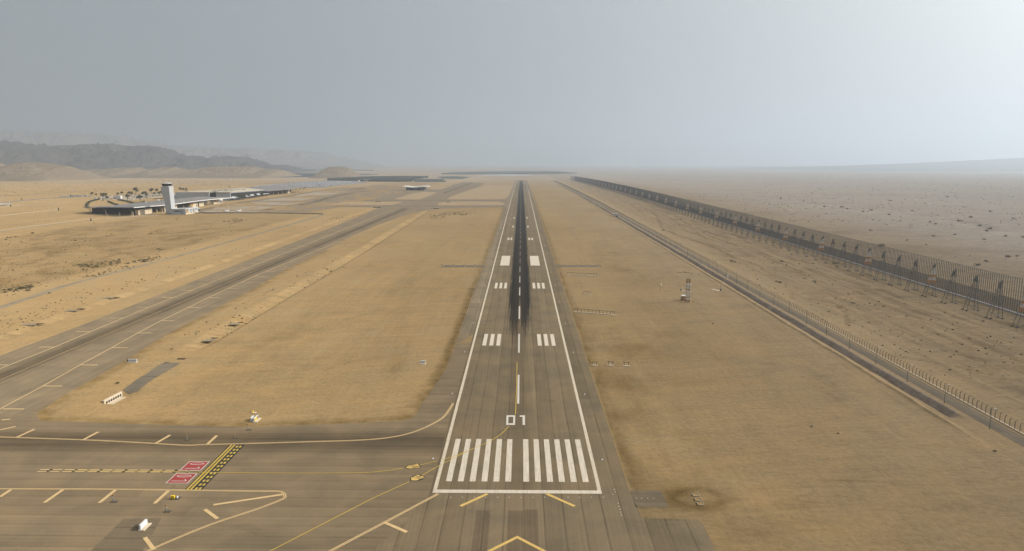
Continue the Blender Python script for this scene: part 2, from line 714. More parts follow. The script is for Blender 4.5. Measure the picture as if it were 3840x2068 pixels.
# wild desert mask: beyond the perimeter fence, and left of the service road
wild = np.maximum(sstep(168, 200, X), sstep(-335, -352, X) * sstep(-600, -575, X))
wild = np.maximum(wild, 0.55 * sstep(-660, -760, X) * sstep(1350, 1150, Y))
wild = np.maximum(wild, 0.6 * sstep(2600, 3300, Y) * sstep(-500, -900, X))
wild = np.maximum(wild, 0.7 * sstep(4200, 5200, Y))
far_fade = sstep(9000, 3500, Y)
wx, wy = X + 18 * fbm(X * .02, Y * .02, 2), Y + 18 * fbm(X * .02 + 50, Y * .02, 2)
relief = 1.3 * fbm(wx * .010, wy * .014, 5, .55) + 0.75 * np.maximum(0, fbm(wx * .03, wy * .02, 4, .5, True)) + .22 * fbm(X * .18, Y * .18, 3)
flat_fence = 1 - sstep(12, 4, np.maximum(np.abs(X - 277) - 12, 0)) * .8
Zg += wild * far_fade * relief * 1.35 * flat_fence - wild * 0.25 * far_fade
tint = 1 + 0.06 * fbm(X * .004, Y * .004, 3) * 2
rough = np.clip(0.14 + wild, 0, 1)
grey = np.clip(0.85 * sstep(275, 620, X) + 0.14 * sstep(30, 150, X) + 0.5 * sstep(2000, 5000, Y), 0, 1)
tint *= 1 - 0.10 * sstep(150, 330, X) - 0.09 * sstep(10, 90, X) * sstep(170, 150, X)  # sand east of the runway darkened in colour for its backlit look
tint *= 1 + 0.10 * sstep(-150, -330, X)  # western sand lightened in colour for its front-lit look
tint *= 1 + 0.07 * sstep(20, 60, X)

# worn tracks and churned strips between the two fences, parallel to them
trk = fbm(X * .20, Y * .010, 5, .6) * 2
trk2 = fbm(X * .55, Y * .022 + 30, 4, .6) * 2
mk = sstep(170, 190, X) * sstep(300, 262, X)
tint *= 1 - mk * (.30 * sstep(-.05, .45, trk) + .16 * sstep(0, .5, trk2)) * (.5 + .5 * sstep(196, 225, X))
tint *= 1 + mk * .10 * sstep(.0, .5, -trk)
Zg += mk * .35 * trk2 * sstep(1500, 900, Y)
clod = fbm(X * .25, Y * .10, 5, .65, True) * 2
tint *= 1 - .22 * np.clip(clod - .35, 0, 1) * sstep(168, 176, X) * sstep(1400, 700, Y)
tint *= 1 - .20 * np.clip(clod - .30, 0, 1) * sstep(-335, -350, X) * sstep(-600, -575, X) * sstep(1300, 900, Y)
wl2 = fbm(wx * .022 + 7, wy * .010, 5, .6, True) * 2
tint *= 1 - .26 * sstep(.35, .8, wl2) * sstep(-335, -350, X) * sstep(-620, -560, X) * sstep(1250, 900, Y)
far_l = fbm(wx * .004 + 3, wy * .012, 5, .6) * 2
tint *= 1 - .14 * sstep(.1, .6, far_l) * (sstep(-620, -800, X) + sstep(290, 400, X))
# perimeter ditch with a low berm, X ~ 150
wob = 0.7 * fbm(Y * .02, Y * 0 + 3.3, 3) * 2
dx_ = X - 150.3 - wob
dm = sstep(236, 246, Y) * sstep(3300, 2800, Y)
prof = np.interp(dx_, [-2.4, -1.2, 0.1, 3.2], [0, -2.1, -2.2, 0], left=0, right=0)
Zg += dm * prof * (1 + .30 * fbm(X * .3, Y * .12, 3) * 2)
tint *= 1 - dm * (1 + .5 * fbm(X * .4, Y * .15, 3) * 2) * np.interp(dx_, [-2.4, -1.4, 0, 3.0, 3.6], [0, .42, .46, .30, 0], left=0, right=0)  # shade inside the ditch darkened into the ground colour
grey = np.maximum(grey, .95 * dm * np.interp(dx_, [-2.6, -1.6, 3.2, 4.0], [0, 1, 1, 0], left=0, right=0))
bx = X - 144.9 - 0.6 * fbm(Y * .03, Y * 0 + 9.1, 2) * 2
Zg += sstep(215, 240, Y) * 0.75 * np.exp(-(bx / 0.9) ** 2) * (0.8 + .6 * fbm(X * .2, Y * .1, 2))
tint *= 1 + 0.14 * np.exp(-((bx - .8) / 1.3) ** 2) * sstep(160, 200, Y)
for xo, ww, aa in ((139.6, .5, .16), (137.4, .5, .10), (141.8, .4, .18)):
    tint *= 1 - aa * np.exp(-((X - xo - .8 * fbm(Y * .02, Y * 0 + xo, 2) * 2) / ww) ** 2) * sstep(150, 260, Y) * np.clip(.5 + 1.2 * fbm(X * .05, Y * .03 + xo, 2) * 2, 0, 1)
# strip between road and ditch: pale dusty
tint *= 1 + .07 * sstep(153.5, 154.2, X) * sstep(156.5, 155.8, X)

# drain along the parallel taxiway (east side), west bank lightened in colour to look sunlit, with erosion rills
cx = np.interp(Y, [180, 700, 1300], [-149.0, -151.5, -162.0])
d_ = X - cx
rills = fbm(Y * .22, X * .03, 3) * 2
m2 = sstep(315, 345, Y) * sstep(1290, 1240, Y)
Zg += m2 * np.interp(d_, [-11, -1.0, 0, 2.4], [0, -1.5, -1.55, 0], left=0, right=0) * (1 + .35 * rills * sstep(-11, -6, d_) * sstep(0, -2, d_))
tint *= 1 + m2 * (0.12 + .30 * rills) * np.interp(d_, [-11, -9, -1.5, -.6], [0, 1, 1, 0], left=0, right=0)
tint *= 1 - m2 * .22 * np.exp(-((d_ - .3) / .9) ** 2)
# pit in front of the box culvert
ca_, cb_ = G(394, 1508), G(455, 1476)
cl_ = (cb_ - ca_).length
cu_ = ((X - ca_.x) * (cb_.x - ca_.x) + (Y - ca_.y) * (cb_.y - ca_.y)) / cl_
cv_ = ((X - ca_.x) * (cb_.y - ca_.y) - (Y - ca_.y) * (cb_.x - ca_.x)) / cl_
Zg += np.interp(cu_, [-2, -.5, cl_ + .5, cl_ + 7], [0, 1, 1, 0], left=0, right=0) * np.interp(cv_, [-.9, -.3, 3.0, 9.0], [0, -1.5, -1.35, 0], left=0, right=0)
# drain west of the taxiway, its sunlit bank lightened in the ground colour
cx = np.interp(Y, [180, 600, 1300], [-255.0, -256.0, -268.0])
d_ = X - cx
m2 = sstep(230, 260, Y) * sstep(1330, 1280, Y)
rills = fbm(Y * .18 + 40, X * .04, 3) * 2
Zg += m2 * np.interp(d_, [-9, -.9, 0, 1.8], [0, -1.3, -1.35, 0], left=0, right=0) * (1 + .35 * rills * sstep(-9, -5, d_) * sstep(0, -2, d_))
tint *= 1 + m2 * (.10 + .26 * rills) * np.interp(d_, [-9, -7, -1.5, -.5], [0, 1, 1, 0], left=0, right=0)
tint *= 1 - m2 * .20 * np.exp(-((d_ - .2) / .8) ** 2) * np.clip(.6 + 1.6 * fbm(X * .1, Y * .05, 2) * 2, 0, 1)

# scrubby, damp margin along the runway shoulders
for sx in (-1, 1):
    e = sx * X - 30.0
    n1 = fbm(X * .35, Y * .06, 4, .6) * 2
    tint *= 1 - (0.26 + .30 * n1) * sstep(0, .4, e) * sstep(6.5, 1.0, e) * sstep(120, 200, Y) * sstep(2600, 1400, Y)
n2 = fbm(X * .05, Y * .03, 4, .55) * 2
tint *= 1 - np.clip(.18 * sstep(.0, .8, n2 + .35), 0, .25) * sstep(30, 34, X) * sstep(75, 40, X) * sstep(440, 330, Y)
# dark rim round the island corner beside the taxiway, and round the four vents east of the pavement
ISL = [(1781, 1084), (1745, 1185), (1710, 1290), (1691, 1342), (1665, 1395), (1635, 1440), (1590, 1503), (1560, 1554), (1545, 1567), (1515, 1578), (1410, 1584),
       (1222, 1591), (960, 1601), (723, 1597), (457, 1589), (324, 1584), (152, 1578), (137, 1567), (139, 1560), (142, 1548), (169, 1533), (210, 1502), (262, 1470), (319, 1440),
       (386, 1402), (476, 1350), (562, 1294), (637, 1250), (712, 1209), (787, 1172), (862, 1129), (960, 1080), (1072, 1012), (1185, 956), (1297, 900), (1410, 847),
       (1485, 821), (1560, 797), (1627, 784)]
isl = A(ISL)
near = (X > -260) & (X < -20) & (Y > 200) & (Y < 700)
D = np.full(X.shape, 1e9)
D[near] = pl_dist(X[near], Y[near], isl)
n3 = fbm(X * .12, Y * .12, 4, .6) * 2
tint *= 1 - np.clip(.24 + .35 * n3, 0, .45) * sstep(7, 1.2, D)
c0 = G(2610, 1868)
rr = np.hypot((X - c0.x) * .8, Y - c0.y) + 2.2 * n3
tint *= 1 - .42 * np.exp(-((rr - 5.4) / 1.9) ** 2) * (.75 + .5 * n3)
# faint vehicle tracks on the graded strip
for pts, ww, aa in (([(2680, 1700), (2560, 1560), (2420, 1400), (2340, 1290)], .6, .10), ([(2500, 1240), (2380, 1330), (2260, 1395)], 1.2, .10),
                    ([(3100, 1800), (3320, 1810), (3560, 1850), (3800, 1880)], .6, .12), ([(2950, 1800), (3200, 1803), (3420, 1808)], .5, .14),
                    ([(3180, 1800), (3330, 1990), (3420, 2068)], .45, .12), ([(2960, 1875), (3150, 1890), (3420, 1900)], .6, .10),
                    ([(3000, 1950), (3210, 1965)], .8, .14), ([(2900, 1600), (3400, 1625)], .8, .08),
                    ([(1110, 1420), (1300, 1360), (1500, 1330)], 1.2, .10), ([(1300, 1200), (1420, 1165), (1500, 1172)], 1.5, .12), ([(1000, 1280), (1150, 1240), (1230, 1225)], 2.0, .10)):
    q = A(pts)
    bxs, bys = [p[0] for p in q], [p[1] for p in q]
    nr = (X > min(bxs) - 12) & (X < max(bxs) + 12) & (Y > min(bys) - 12) & (Y < max(bys) + 12)
    dd = pl_dist(X[nr], Y[nr], q)
    tint[nr] *= 1 - aa * np.exp(-(dd / ww) ** 2) * np.clip(.7 + .9 * n3[nr], .1, 1.3)
for px, py, rx, ry, aa in ((1250, 1170, 60, 14, .10), (1330, 1345, 70, 20, .10), (1120, 1360, 60, 22, .08), (1480, 1380, 40, 30, .10), (1180, 1480, 120, 20, .07), (2320, 1010, 60, 16, .12), (2430, 1060, 90, 20, .10), (2250, 1180, 40, 14, .10),
                           (2470, 1330, 110, 22, .12), (2420, 1300, 50, 16, .12), (2520, 1250, 60, 14, .08), (2360, 1470, 60, 40, .14), (2330, 1580, 50, 40, .14), (2600, 1430, 120, 22, .08), (2750, 1330, 120, 24, .06), (3080, 1450, 100, 18, .06), (2900, 1700, 160, 24, .07), (3300, 1760, 200, 16, .08), (3000, 1900, 150, 16, .09), (3600, 1900, 150, 18, .09), (2850, 2000, 60, 20, .12)):
    c_ = G(px, py)
    k2 = mpp(c_)
    sy_ = abs(G(px, py - ry).y - c_.y)
    q_ = ((X - c_.x) / (rx * k2)) ** 2 + ((Y - c_.y) / sy_) ** 2
    tint *= 1 - aa * np.exp(-q_) * np.clip(1 + 1.4 * n2, 0, 2)
# long faint wheel tracks left by graders and patrol cars
tr_ = random.Random(3)
for i in range(46):
    east = i % 2
    xa_ = tr_.uniform(36, 132) if east else tr_.uniform(-138, -36)
    xb_ = xa_ + tr_.gauss(0, 30)
    ya_ = tr_.uniform(150, 700)
    yb_ = ya_ + tr_.uniform(90, 420)
    bow = tr_.gauss(0, 8)
    if i % 5 == 0:
        xa_, xb_ = (34, 140) if east else (-140, -34)
        yb_ = ya_ + tr_.gauss(0, 60)
    pts_ = [(xa_ + (xb_ - xa_) * t_ + bow * math.sin(t_ * math.pi), ya_ + (yb_ - ya_) * t_) for t_ in np.linspace(0, 1, 7)]
    xs_, ys_ = [q_[0] for q_ in pts_], [q_[1] for q_ in pts_]
    nr = (X > max(min(xs_) - 6, -142 if not east else 31)) & (X < min(max(xs_) + 6, -31 if not east else 141)) & (Y > min(ys_) - 8) & (Y < max(ys_) + 8)
    dd = pl_dist(X[nr], Y[nr], pts_)
    aa = tr_.uniform(.03, .085) * (1 if tr_.random() < .7 else -.8)
    tint[nr] *= 1 - aa * (np.exp(-(dd / .9) ** 2) + np.exp(-((dd - 2.4) / .9) ** 2)) * np.clip(.8 + .9 * n3[nr], 0, 1.4)
# patchy crust on the graded strips
crust = fbm(X * .018, Y * .007, 5, .6) * 2
strip_m = sstep(30, 36, np.abs(X)) * sstep(143, 136, np.abs(X))
tint *= 1 + strip_m * (.10 * np.clip(crust, -1, 1) - .06 * sstep(.25, .6, fbm(X * .06, Y * .02, 5, .6) * 2))
# desert tracks and dry channels: dark worn lines (photo polylines)
for pts, ww, aa, dep in (([(2210, 762), (2330, 770), (2440, 789), (2462, 812), (2475, 840), (2488, 862), (2560, 890), (2640, 915), (2740, 945)], 1.8, .30, .5),
                         ([(2350, 806), (2440, 811)], 1.5, .3, .2), ([(2560, 862), (2680, 905), (2790, 925), (2845, 945)], 1.6, .26, .3),
                         ([(2600, 905), (2700, 940), (2755, 972)], 1.6, .28, .4), ([(2960, 1085), (2978, 1120), (2985, 1125)], 1.0, .3, .3),
                         ([(3142, 1152), (3170, 1190), (3192, 1218)], 1.0, .42, .6), ([(3030, 1120), (3120, 1135), (3250, 1190), (3420, 1260), (3500, 1300)], 1.2, .2, .3),
                         ([(3330, 1330), (3560, 1370), (3840, 1430)], 1.0, .28, .3), ([(3400, 1280), (3600, 1330), (3840, 1400)], 1.6, .2, .2),
                         ([(3200, 1060), (3460, 1180), (3840, 1330)], 4.0, .16, 0), ([(3240, 1120), (3540, 1260), (3840, 1385)], 3.0, .14, 0),
                         ([(0, 934), (80, 938), (160, 945), (215, 962)], 2.2, .18, .3), ([(120, 918), (150, 935), (175, 938)], 2.0, .2, .3), ([(45, 985), (55, 995)], 1.5, .35, .5),
                         ([(82, 1025), (85, 1045), (92, 1058)], 1.2, .35, .5), ([(175, 1025), (205, 1030), (218, 1042)], 1.2, .4, .6), ([(205, 960), (330, 985), (440, 978)], 1.8, .15, .3),
                         ([(280, 992), (360, 1005), (385, 1002)], 2.0, .3, .3), ([(400, 938), (490, 952), (525, 968)], 2.5, .28, .5), ([(500, 975), (560, 972), (590, 970)], 2.2, .3, .4),
                         ([(385, 972), (420, 975), (438, 980)], 1.5, .3, .3), ([(250, 930), (310, 945), (420, 950)], 2.5, .15, .4)):
    q = A(pts)
    bxs, bys = [p[0] for p in q], [p[1] for p in q]
    nr = (X > min(bxs) - 25) & (X < max(bxs) + 25) & (Y > min(bys) - 40) & (Y < max(bys) + 40)
    dd = pl_dist(X[nr] + 3 * n2[nr], Y[nr], q)
    gsn = np.exp(-(dd / ww) ** 2) * np.clip(.8 + .8 * n3[nr], .2, 1.4)
    tint[nr] *= 1 - aa * gsn
    Zg[nr] -= dep * gsn
# the wadi beyond the tall fence
for pts, ww, aa in (([(2880, 768), (2990, 770), (3080, 775), (3180, 788), (3280, 800), (3380, 805), (3500, 815), (3600, 830), (3690, 855), (3760, 880), (3840, 892)], 14, -.10),
                    ([(3545, 822), (3620, 830), (3690, 845), (3712, 865)], 11, .30), ([(3130, 780), (3190, 785)], 14, .25), ([(3440, 808), (3500, 808)], 14, .22), ([(3150, 750), (3300, 748), (3560, 738), (3840, 722)], 7, .10)):
    q = A(pts)
    dd = pl_dist(X + 12 * n2, Y, q)
    g_ = np.exp(-(dd / ww) ** 2)
    tint *= 1 - aa * g_ * np.clip(.8 + .7 * n3, .1, 1.4)
    Zg -= 1.0 * g_ * (aa > .2)
# far right fans are greyer
tint = np.clip(tint, .35, 1.35)

gm = bpy.data.meshes.new('ground')
verts = np.empty((nx * ny, 3), np.float32)
verts[:, 0], verts[:, 1], verts[:, 2] = X.ravel(), Y.ravel(), Zg.ravel()
i0 = (np.arange(ny - 1)[:, None] * nx + np.arange(nx - 1)[None, :]).ravel()
quads = np.stack([i0, i0 + 1, i0 + nx + 1, i0 + nx], 1).astype(np.int32)
gm.vertices.add(nx * ny)
gm.vertices.foreach_set('co', verts.ravel())
gm.loops.add(quads.size)
gm.loops.foreach_set('vertex_index', quads.ravel())
gm.polygons.add(len(quads))
gm.polygons.foreach_set('loop_start', np.arange(0, quads.size, 4, dtype=np.int32))
gm.polygons.foreach_set('loop_total', np.full(len(quads), 4, np.int32))
gm.update(calc_edges=True)
gm.polygons.foreach_set('use_smooth', np.ones(len(quads), bool))
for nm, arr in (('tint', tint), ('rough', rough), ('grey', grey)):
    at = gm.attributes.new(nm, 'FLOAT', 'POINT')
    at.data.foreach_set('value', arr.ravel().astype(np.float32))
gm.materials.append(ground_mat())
ground = bpy.data.objects.new('ground', gm)
C.objects.link(ground)
ground['kind'] = 'structure'
_gx, _gy, _Zg = gx, gy, Zg


def HZ(x, y):
    """height of the finished ground sheet at x, y"""
    i = int(np.clip(np.searchsorted(_gx, x) - 1, 0, nx - 2))
    j = int(np.clip(np.searchsorted(_gy, y) - 1, 0, ny - 2))
    u = (x - _gx[i]) / (_gx[i + 1] - _gx[i])
    v = (y - _gy[j]) / (_gy[j + 1] - _gy[j])
    return float((_Zg[j, i] * (1 - u) + _Zg[j, i + 1] * u) * (1 - v) + (_Zg[j + 1, i] * (1 - u) + _Zg[j + 1, i + 1] * u) * v)


def on(p):
    return Vector((p[0], p[1], HZ(p[0], p[1])))

# ================================================================ PAVEMENTS
M_RUN = asphalt_mat('runway_asphalt', 'x', 0.0, None, True)
M_TAX = asphalt_mat('taxiway_asphalt', 'x', -211.0, 9.0, False, (0.191, 0.150, 0.098), joint=0.22)
M_CON = asphalt_mat('connector_asphalt', 'y', 214.0, 13.0, False, (0.173, 0.133, 0.084), joint=0.34)
M_APR = asphalt_mat('apron_asphalt', 'x', -400.0, None, False, (0.200, 0.158, 0.108), 7.5, joint=0.15)
M_BLAST = asphalt_mat('blast_pad_asphalt', 'x', 0.0, None, False, (0.172, 0.135, 0.086), joint=0.5)
M_ROAD = asphalt_mat('road_asphalt', 'x', 158.2, None, False, (0.149, 0.124, 0.092), 2.4, 0.0)
M_SROAD = asphalt_mat('service_road_asphalt', 'x', -319.0, None, False, (0.226, 0.187, 0.130), 3.0, 0.0)
M_DARK = asphalt_mat('patch_asphalt', 'y', 0.0, None, False, (0.140, 0.112, 0.076))
M_CONC = mat('concrete_slabs', (0.285, 0.232, 0.168), 0.9, 0.10, 0.03)
M_SAND = bpy.data.materials['desert_sand']

THR = G(1941, 1851.5).y                      # outer edge of the threshold bar
END = 3768.0
W_EDGE = 22.5
x_l, x_r = -23.2, 30.0
tax_left = [(960, 965), (1110, 907), (1260, 847), (1372, 802), (1417, 780)]
tax_left_near = [(-420, 1500), (0, 1335), (337, 1209), (670, 1077)]

# connector taxiway and everything paved west of the threshold
con = [(x_l + 0.5, 60.0)] + [(-400.0, 60.0), (-400.0, 262.0)] + A([(-420, 1500), (0, 1335)]) + A([(100, 1297)]) + A([(476, 1350), (386, 1402), (319, 1440), (262, 1470), (210, 1502), (169, 1533), (142, 1548), (139, 1560),
       (152, 1578), (324, 1584), (457, 1589), (723, 1597), (960, 1601), (1222, 1591), (1410, 1584), (1515, 1578), (1545, 1567), (1560, 1554), (1590, 1503), (1635, 1440), (1665, 1395), (1691, 1342), (1710, 1290)]) + [(x_l + 0.5, G(1710, 1285).y)]
connector = sheet_mesh('connector_taxiway', [con], 0.02, M_CON)
# parallel taxiway, from the bend to the far end
far_tl = [(1500, 750), (1590, 720), (1680, 697), (1745, 683)]
far_tr = [(1826, 688), (1747, 724), (1700, 744), (1660, 765)]
par = A([(-420, 1500), (0, 1335), (337, 1209), (670, 1077), (960, 965), (1110, 907), (1260, 847), (1372, 802), (1430, 775)] + far_tl + far_tr) \
    + A([(1627, 784), (1560, 797), (1485, 821), (1410, 847), (1297, 900), (1185, 956), (1072, 1012), (960, 1080), (862, 1129), (787, 1172), (712, 1209), (637, 1250), (562, 1294), (476, 1350), (386, 1402), (319, 1440),
         (262, 1470), (200, 1510)]) + A([(60, 1560), (-420, 1640)])
taxiway = sheet_mesh('parallel_taxiway', [par], 0.035, M_TAX)
# the two cross taxiways and the aprons
apr = A([(735, 797), (1140, 798.5), (1185, 790), (1266, 777.5), (1400, 779), (1480, 779), (1600, 788), (1640, 784), (1880, 777), (1893, 787)]) + [(-29.5, G(1893, 787).y), (-29.5, G(1915, 741).y)] \
    + A([(1895, 747), (1750, 745), (1680, 741), (1650, 712), (1600, 709), (1560, 707), (1500, 700), (1440, 696), (1370, 697), (1320, 701), (1240, 709), (1180, 718), (1060, 737.5), (930, 757.5), (850, 771), (780, 785)])
apron = sheet_mesh('apron', [apr], 0.05, M_APR)
crossing = sheet_mesh('cross_taxiway', strip(A([(1080, 772), (1300, 774), (1560, 774), (1760, 774), (1898, 774)]), 11.0) + strip(A([(1160, 750), (1380, 752), (1560, 753), (1760, 752), (1905, 752)]), 11.0)
                      + strip(A([(1400, 713), (1560, 716), (1640, 718.5)]), 14.0) + strip(A([(1820, 698.5), (1929, 700.5)]), 9.0), 0.075,
                      asphalt_mat('trafficked_asphalt', 'y', 0.0, None, False, (0.126, 0.100, 0.070)))
# dark tyre-polished way through the apron
sheet_mesh('traffic_lane', strip(smooth(A([(985, 790), (1060, 779), (1130, 768), (1190, 755), (1235, 742), (1300, 728), (1380, 716)])), 15.0), 0.08, asphalt_mat('traffic_lane_asphalt', 'y', 5.0, None, False, (0.121, 0.095, 0.068)))
# sand islands between the taxiways
isl_px = [[(1640, 771), (1646, 761), (1690, 757), (1870, 757.5), (1893, 763), (1885, 770.5), (1700, 771.5)],
          [(1676, 748.5), (1690, 738), (1728, 725), (1790, 704), (1832, 696), (1925, 697.5), (1921, 706), (1908, 733), (1893, 748)],
          [(1220, 769), (1300, 757.5), (1508, 757.5), (1494, 764), (1470, 769.5), (1260, 770.5)],
          [(1476, 748.5), (1540, 728), (1588, 720.5), (1640, 722.5), (1606, 737), (1574, 748.5)],
          [(1614, 712), (1660, 700), (1700, 694), (1686, 700), (1655, 711)],
          [(1290, 708), (1350, 694), (1410, 689), (1440, 690), (1370, 699)],
          [(1770, 706), (1800, 696), (1846, 680), (1822, 690)]]
for q in isl_px:
    o = sheet_mesh('sand_island', [A(q)], 0.10, M_SAND)
    for nm, val in (('tint', 1.06), ('rough', .14), ('grey', .25)):
        at = o.data.attributes.new(nm, 'FLOAT', 'POINT')
        at.data.foreach_set('value', np.full(len(o.data.vertices), val, np.float32))
# concrete parking bays
for q in ([(1089, 737), (1198, 718), (1300, 718), (1262, 727), (1227, 733), (1169, 739)], [(980, 751), (1072, 741), (1188, 741.6), (1150, 750), (1120, 753.5), (994, 754)],
          [(872, 769), (955, 758.6), (1140, 760), (1110, 766), (1081, 769.5)], [(796, 787), (812, 774.5), (1048, 775.5), (1012, 781), (968, 788)], [(750, 796.5), (784, 790.5), (985, 791.5), (960, 796.5)]):
    sheet_mesh('concrete_bay', [A(q)], 0.09, M_CONC)
sheet_mesh('dark_patch', [A([(1305, 711), (1325, 706.5), (1370, 706.5), (1376, 708.5), (1340, 712)])], 0.09, M_DARK)

runway = sheet_mesh('runway', [rect(x_l, x_r, THR - 0.5, END)], 0.06, M_RUN)
shl = [(x_l, G(1710, 1240).y - 8)] + [(x_l, END + 60), (-30.0, END + 60), (-30.0, G(1800, 1000).y)] + A([(1781, 1084), (1745, 1185), (1710, 1290)])
shoulder = sheet_mesh('runway_shoulder', [shl, rect(x_l, 30.0, END, END + 110)], 0.055, asphalt_mat('shoulder_asphalt', 'x', -2.0, None, False, (0.195, 0.155, 0.102)))
yb = G(2400, 1945).y
blast = sheet_mesh('blast_pad', [[(x_l, THR - 0.5), (x_l - 3.5, THR - 14), (x_l - 22, THR - 62), (x_l - 22, 60), (44.6, 60), (45.2, yb - 2.2), (44.4, yb - 0.4)] + [(31.0, yb), (30.0, THR - 0.5)]], 0.05, M_BLAST)
sheet_mesh('vent_pad', [A([(2363, 1841), (2476, 1841), (2509, 1903), (2384, 1904)])], 0.05, asphalt_mat('vent_pad_asphalt', 'y', 0.0, None, False, (0.165, 0.132, 0.088)))
sheet_mesh('dark_wheel_lane', [rect(-10.3, -6.6, 70, THR - 9.5), rect(-2.2, 1.6, 70, THR - 9.5), rect(1.9, 5.3, 74, THR - 9.0)], 0.055, asphalt_mat('dark_lane_asphalt', 'x', 0, None, False, (0.128, 0.098, 0.064)))
sheet_mesh('sign_pad', [A([(464, 1945), (605, 1944), (535, 2068), (480, 2150), (250, 2150), (340, 2068)])], 0.03, M_DARK)
# service and perimeter roads
sheet_mesh('service_road', strip(A([(-200, 1220), (101, 1121), (244, 1073), (412, 1028), (615, 976), (750, 938), (960, 880), (1110, 837), (1219, 805)]), 6.0), 0.06, M_SROAD)
sheet_mesh('perimeter_road', [rect(156.0, 160.9, 100, 3900)], 0.05, M_ROAD)
far_track = sheet_mesh('gravel_track', strip(smooth(A([(98, 859), (180, 859), (280, 853), (420, 843), (560, 833), (700, 822)])), 2.6), 0.05, mat('pale_gravel', (.37, .28, .18), .95, .12, .2))
sheet_mesh('patrol_road', strip(smooth(A([(-150, 888), (0, 869), (150, 848), (300, 831), (420, 822), (500, 815), (600, 806.5), (700, 803)])), 6.0), 0.06, asphalt_mat('patrol_asphalt', 'x', -640, None, False, (0.195, 0.163, 0.115), 3.0))
sheet_mesh('highway', strip(smooth(A([(-200, 742), (0, 736.5), (280, 720.5), (620, 704.5), (960, 690.5), (1180, 682)])), 9.0), 0.4, asphalt_mat('highway_asphalt', 'y', 0, None, False, (0.115, 0.100, 0.080), 3.5))
sheet_mesh('terminal_road', strip(smooth(A([(560, 806), (700, 798), (800, 778), (880, 763), (990, 748), (1090, 734), (1200, 716.5), (1330, 700), (1420, 690)])), 10.0), 0.085, asphalt_mat('terminal_road_asphalt', 'y', 0, None, False, (0.126, 0.103, 0.075), 3.5))
sheet_mesh('light_strip', [rect(G(1655, 1000).x, -30.0, G(1700, 1000).y - 5, G(1700, 997.5).y + 3), rect(30.0, G(2255, 1000).x, G(2150, 1000).y - 4, G(2150, 997.5).y + 4)], 0.03, mat('strip_asphalt', (.105, .085, .06), .9, .15, .2))

# ---------------------------------------------------------------- markings
P_WHITE = paint_mat('white_runway_paint', (0.57, 0.50, 0.40), 0.32)
P_WHITER = paint_mat('white_paint_rubbered', (0.57, 0.50, 0.40), 0.24, True)
P_EDGE = paint_mat('edge_line_paint', (0.56, 0.48, 0.365), 0.35)
P_CL = paint_mat('centreline_paint', (0.56, 0.52, 0.46), 0.28)
P_YEL = paint_mat('yellow_taxi_paint', (0.52, 0.36, 0.055), 0.25)
P_PALE = paint_mat('faded_yellow_paint', (0.60, 0.42, 0.205), 0.25)
P_CHEV = paint_mat('chevron_paint', (0.58, 0.385, 0.11), 0.28)
P_RED = paint_mat('red_sign_paint', (0.30, 0.036, 0.036), 0.16)
P_BLACK = paint_mat('black_outline_paint', (0.022, 0.021, 0.020), 0.10)

e = W_EDGE - 0.5
sheet_mesh('edge_line_marking', [rect(-e - .5, -e + .5, THR, END - 40), rect(e - .5, e + .5, THR, END - 40)], 0.075, P_EDGE, runway)
sheet_mesh('threshold_bar_marking', [rect(-22.5, 22.5, THR, THR + 1.9)], 0.08, P_WHITE, runway)
y0, y1 = G(1941, 1808).y, G(1941, 1648.5).y
st = []
for s in (-1, 1):
    for i in range(6):
        a = s * (1.68 + 3.27 * i)
        st.append(rect(min(a, a + s * 1.64), max(a, a + s * 1.64), y0, y1))
sheet_mesh('threshold_stripe_marking', st, 0.08, P_WHITE, runway)
# 01 designation
ya, yb_ = G(1941, 1595.2).y, G(1941, 1559).y
k_ = mpp(G(1941, 1577))


def xat(px, py):
    return G(px, py).x


x0, x1 = xat(1897.8, 1594), xat(1931.6, 1594)
t_ = (x1 - x0) * 0.23
hh = (yb_ - ya)
lo = [rect(x0, x0 + t_, ya, yb_), rect(x1 - t_, x1, ya, yb_), rect(x0 + t_, x1 - t_, ya, ya + hh * .17), rect(x0 + t_, x1 - t_, yb_ - hh * .17, yb_)]
x2, x3 = xat(1959.5, 1594), xat(1969, 1594)
lo += [rect(x2, x3, ya, yb_), [(x2 - 1.0, yb_ - hh * .16), (x2, yb_ - hh * .16), (x2, yb_), (x2 - .9, yb_)]]
sheet_mesh('designation_marking', lo, 0.08, P_CL, runway)
# centreline dashes
ds = []
for a, b_ in ((1407, 1515), (1253.5, 1324), (1149.3, 1197.3)):
    ds.append(rect(-.37, .37, G(1945, b_).y, G(1945, a).y))
y = G(1950, 1109).y
while y < 3640:
    ds.append(rect(-.37, .37, y, y + 30))
    y += 50
sheet_mesh('centreline_marking', ds, 0.08, paint_mat('centreline_paint_rubbered', (0.54, 0.50, 0.44), 0.28, True, 430.0, 620.0), runway)
# touchdown zone bars and aiming points
tz = []
for n_, ypx0, ypx1, xs_ in ((3, 1297.4, 1254, (9.05, 12.35, 15.7)), (3, 1082.9, 1061.6, (9.05, 12.35, 15.7)), (2, 901.2, 892.6, (9.1, 12.35)), (1, 853.9, 847.9, (8.95,)), (1, 820.0, 815.3, (8.95,))):
    ya, yb_ = G(1950, ypx0).y, G(1950, ypx1).y
    for x in xs_:
        for s in (-1, 1):
            a, b_ = s * x, s * (x + 1.85)
            tz.append(rect(min(a, b_), max(a, b_), ya, yb_))
ya, yb_ = G(1950, 996.8).y, G(1950, 960.5).y
for s in (-1, 1):
    a, b_ = s * 9.0, s * 16.8
    tz.append(rect(min(a, b_), max(a, b_), ya, yb_))
for yc in (THR + 3200, ):
    for s in (-1, 1):
        tz.append(rect(min(s * 9.0, s * 16.8), max(s * 9.0, s * 16.8), 3340, 3400))
sheet_mesh('touchdown_marking', tz, 0.08, P_WHITER, runway)
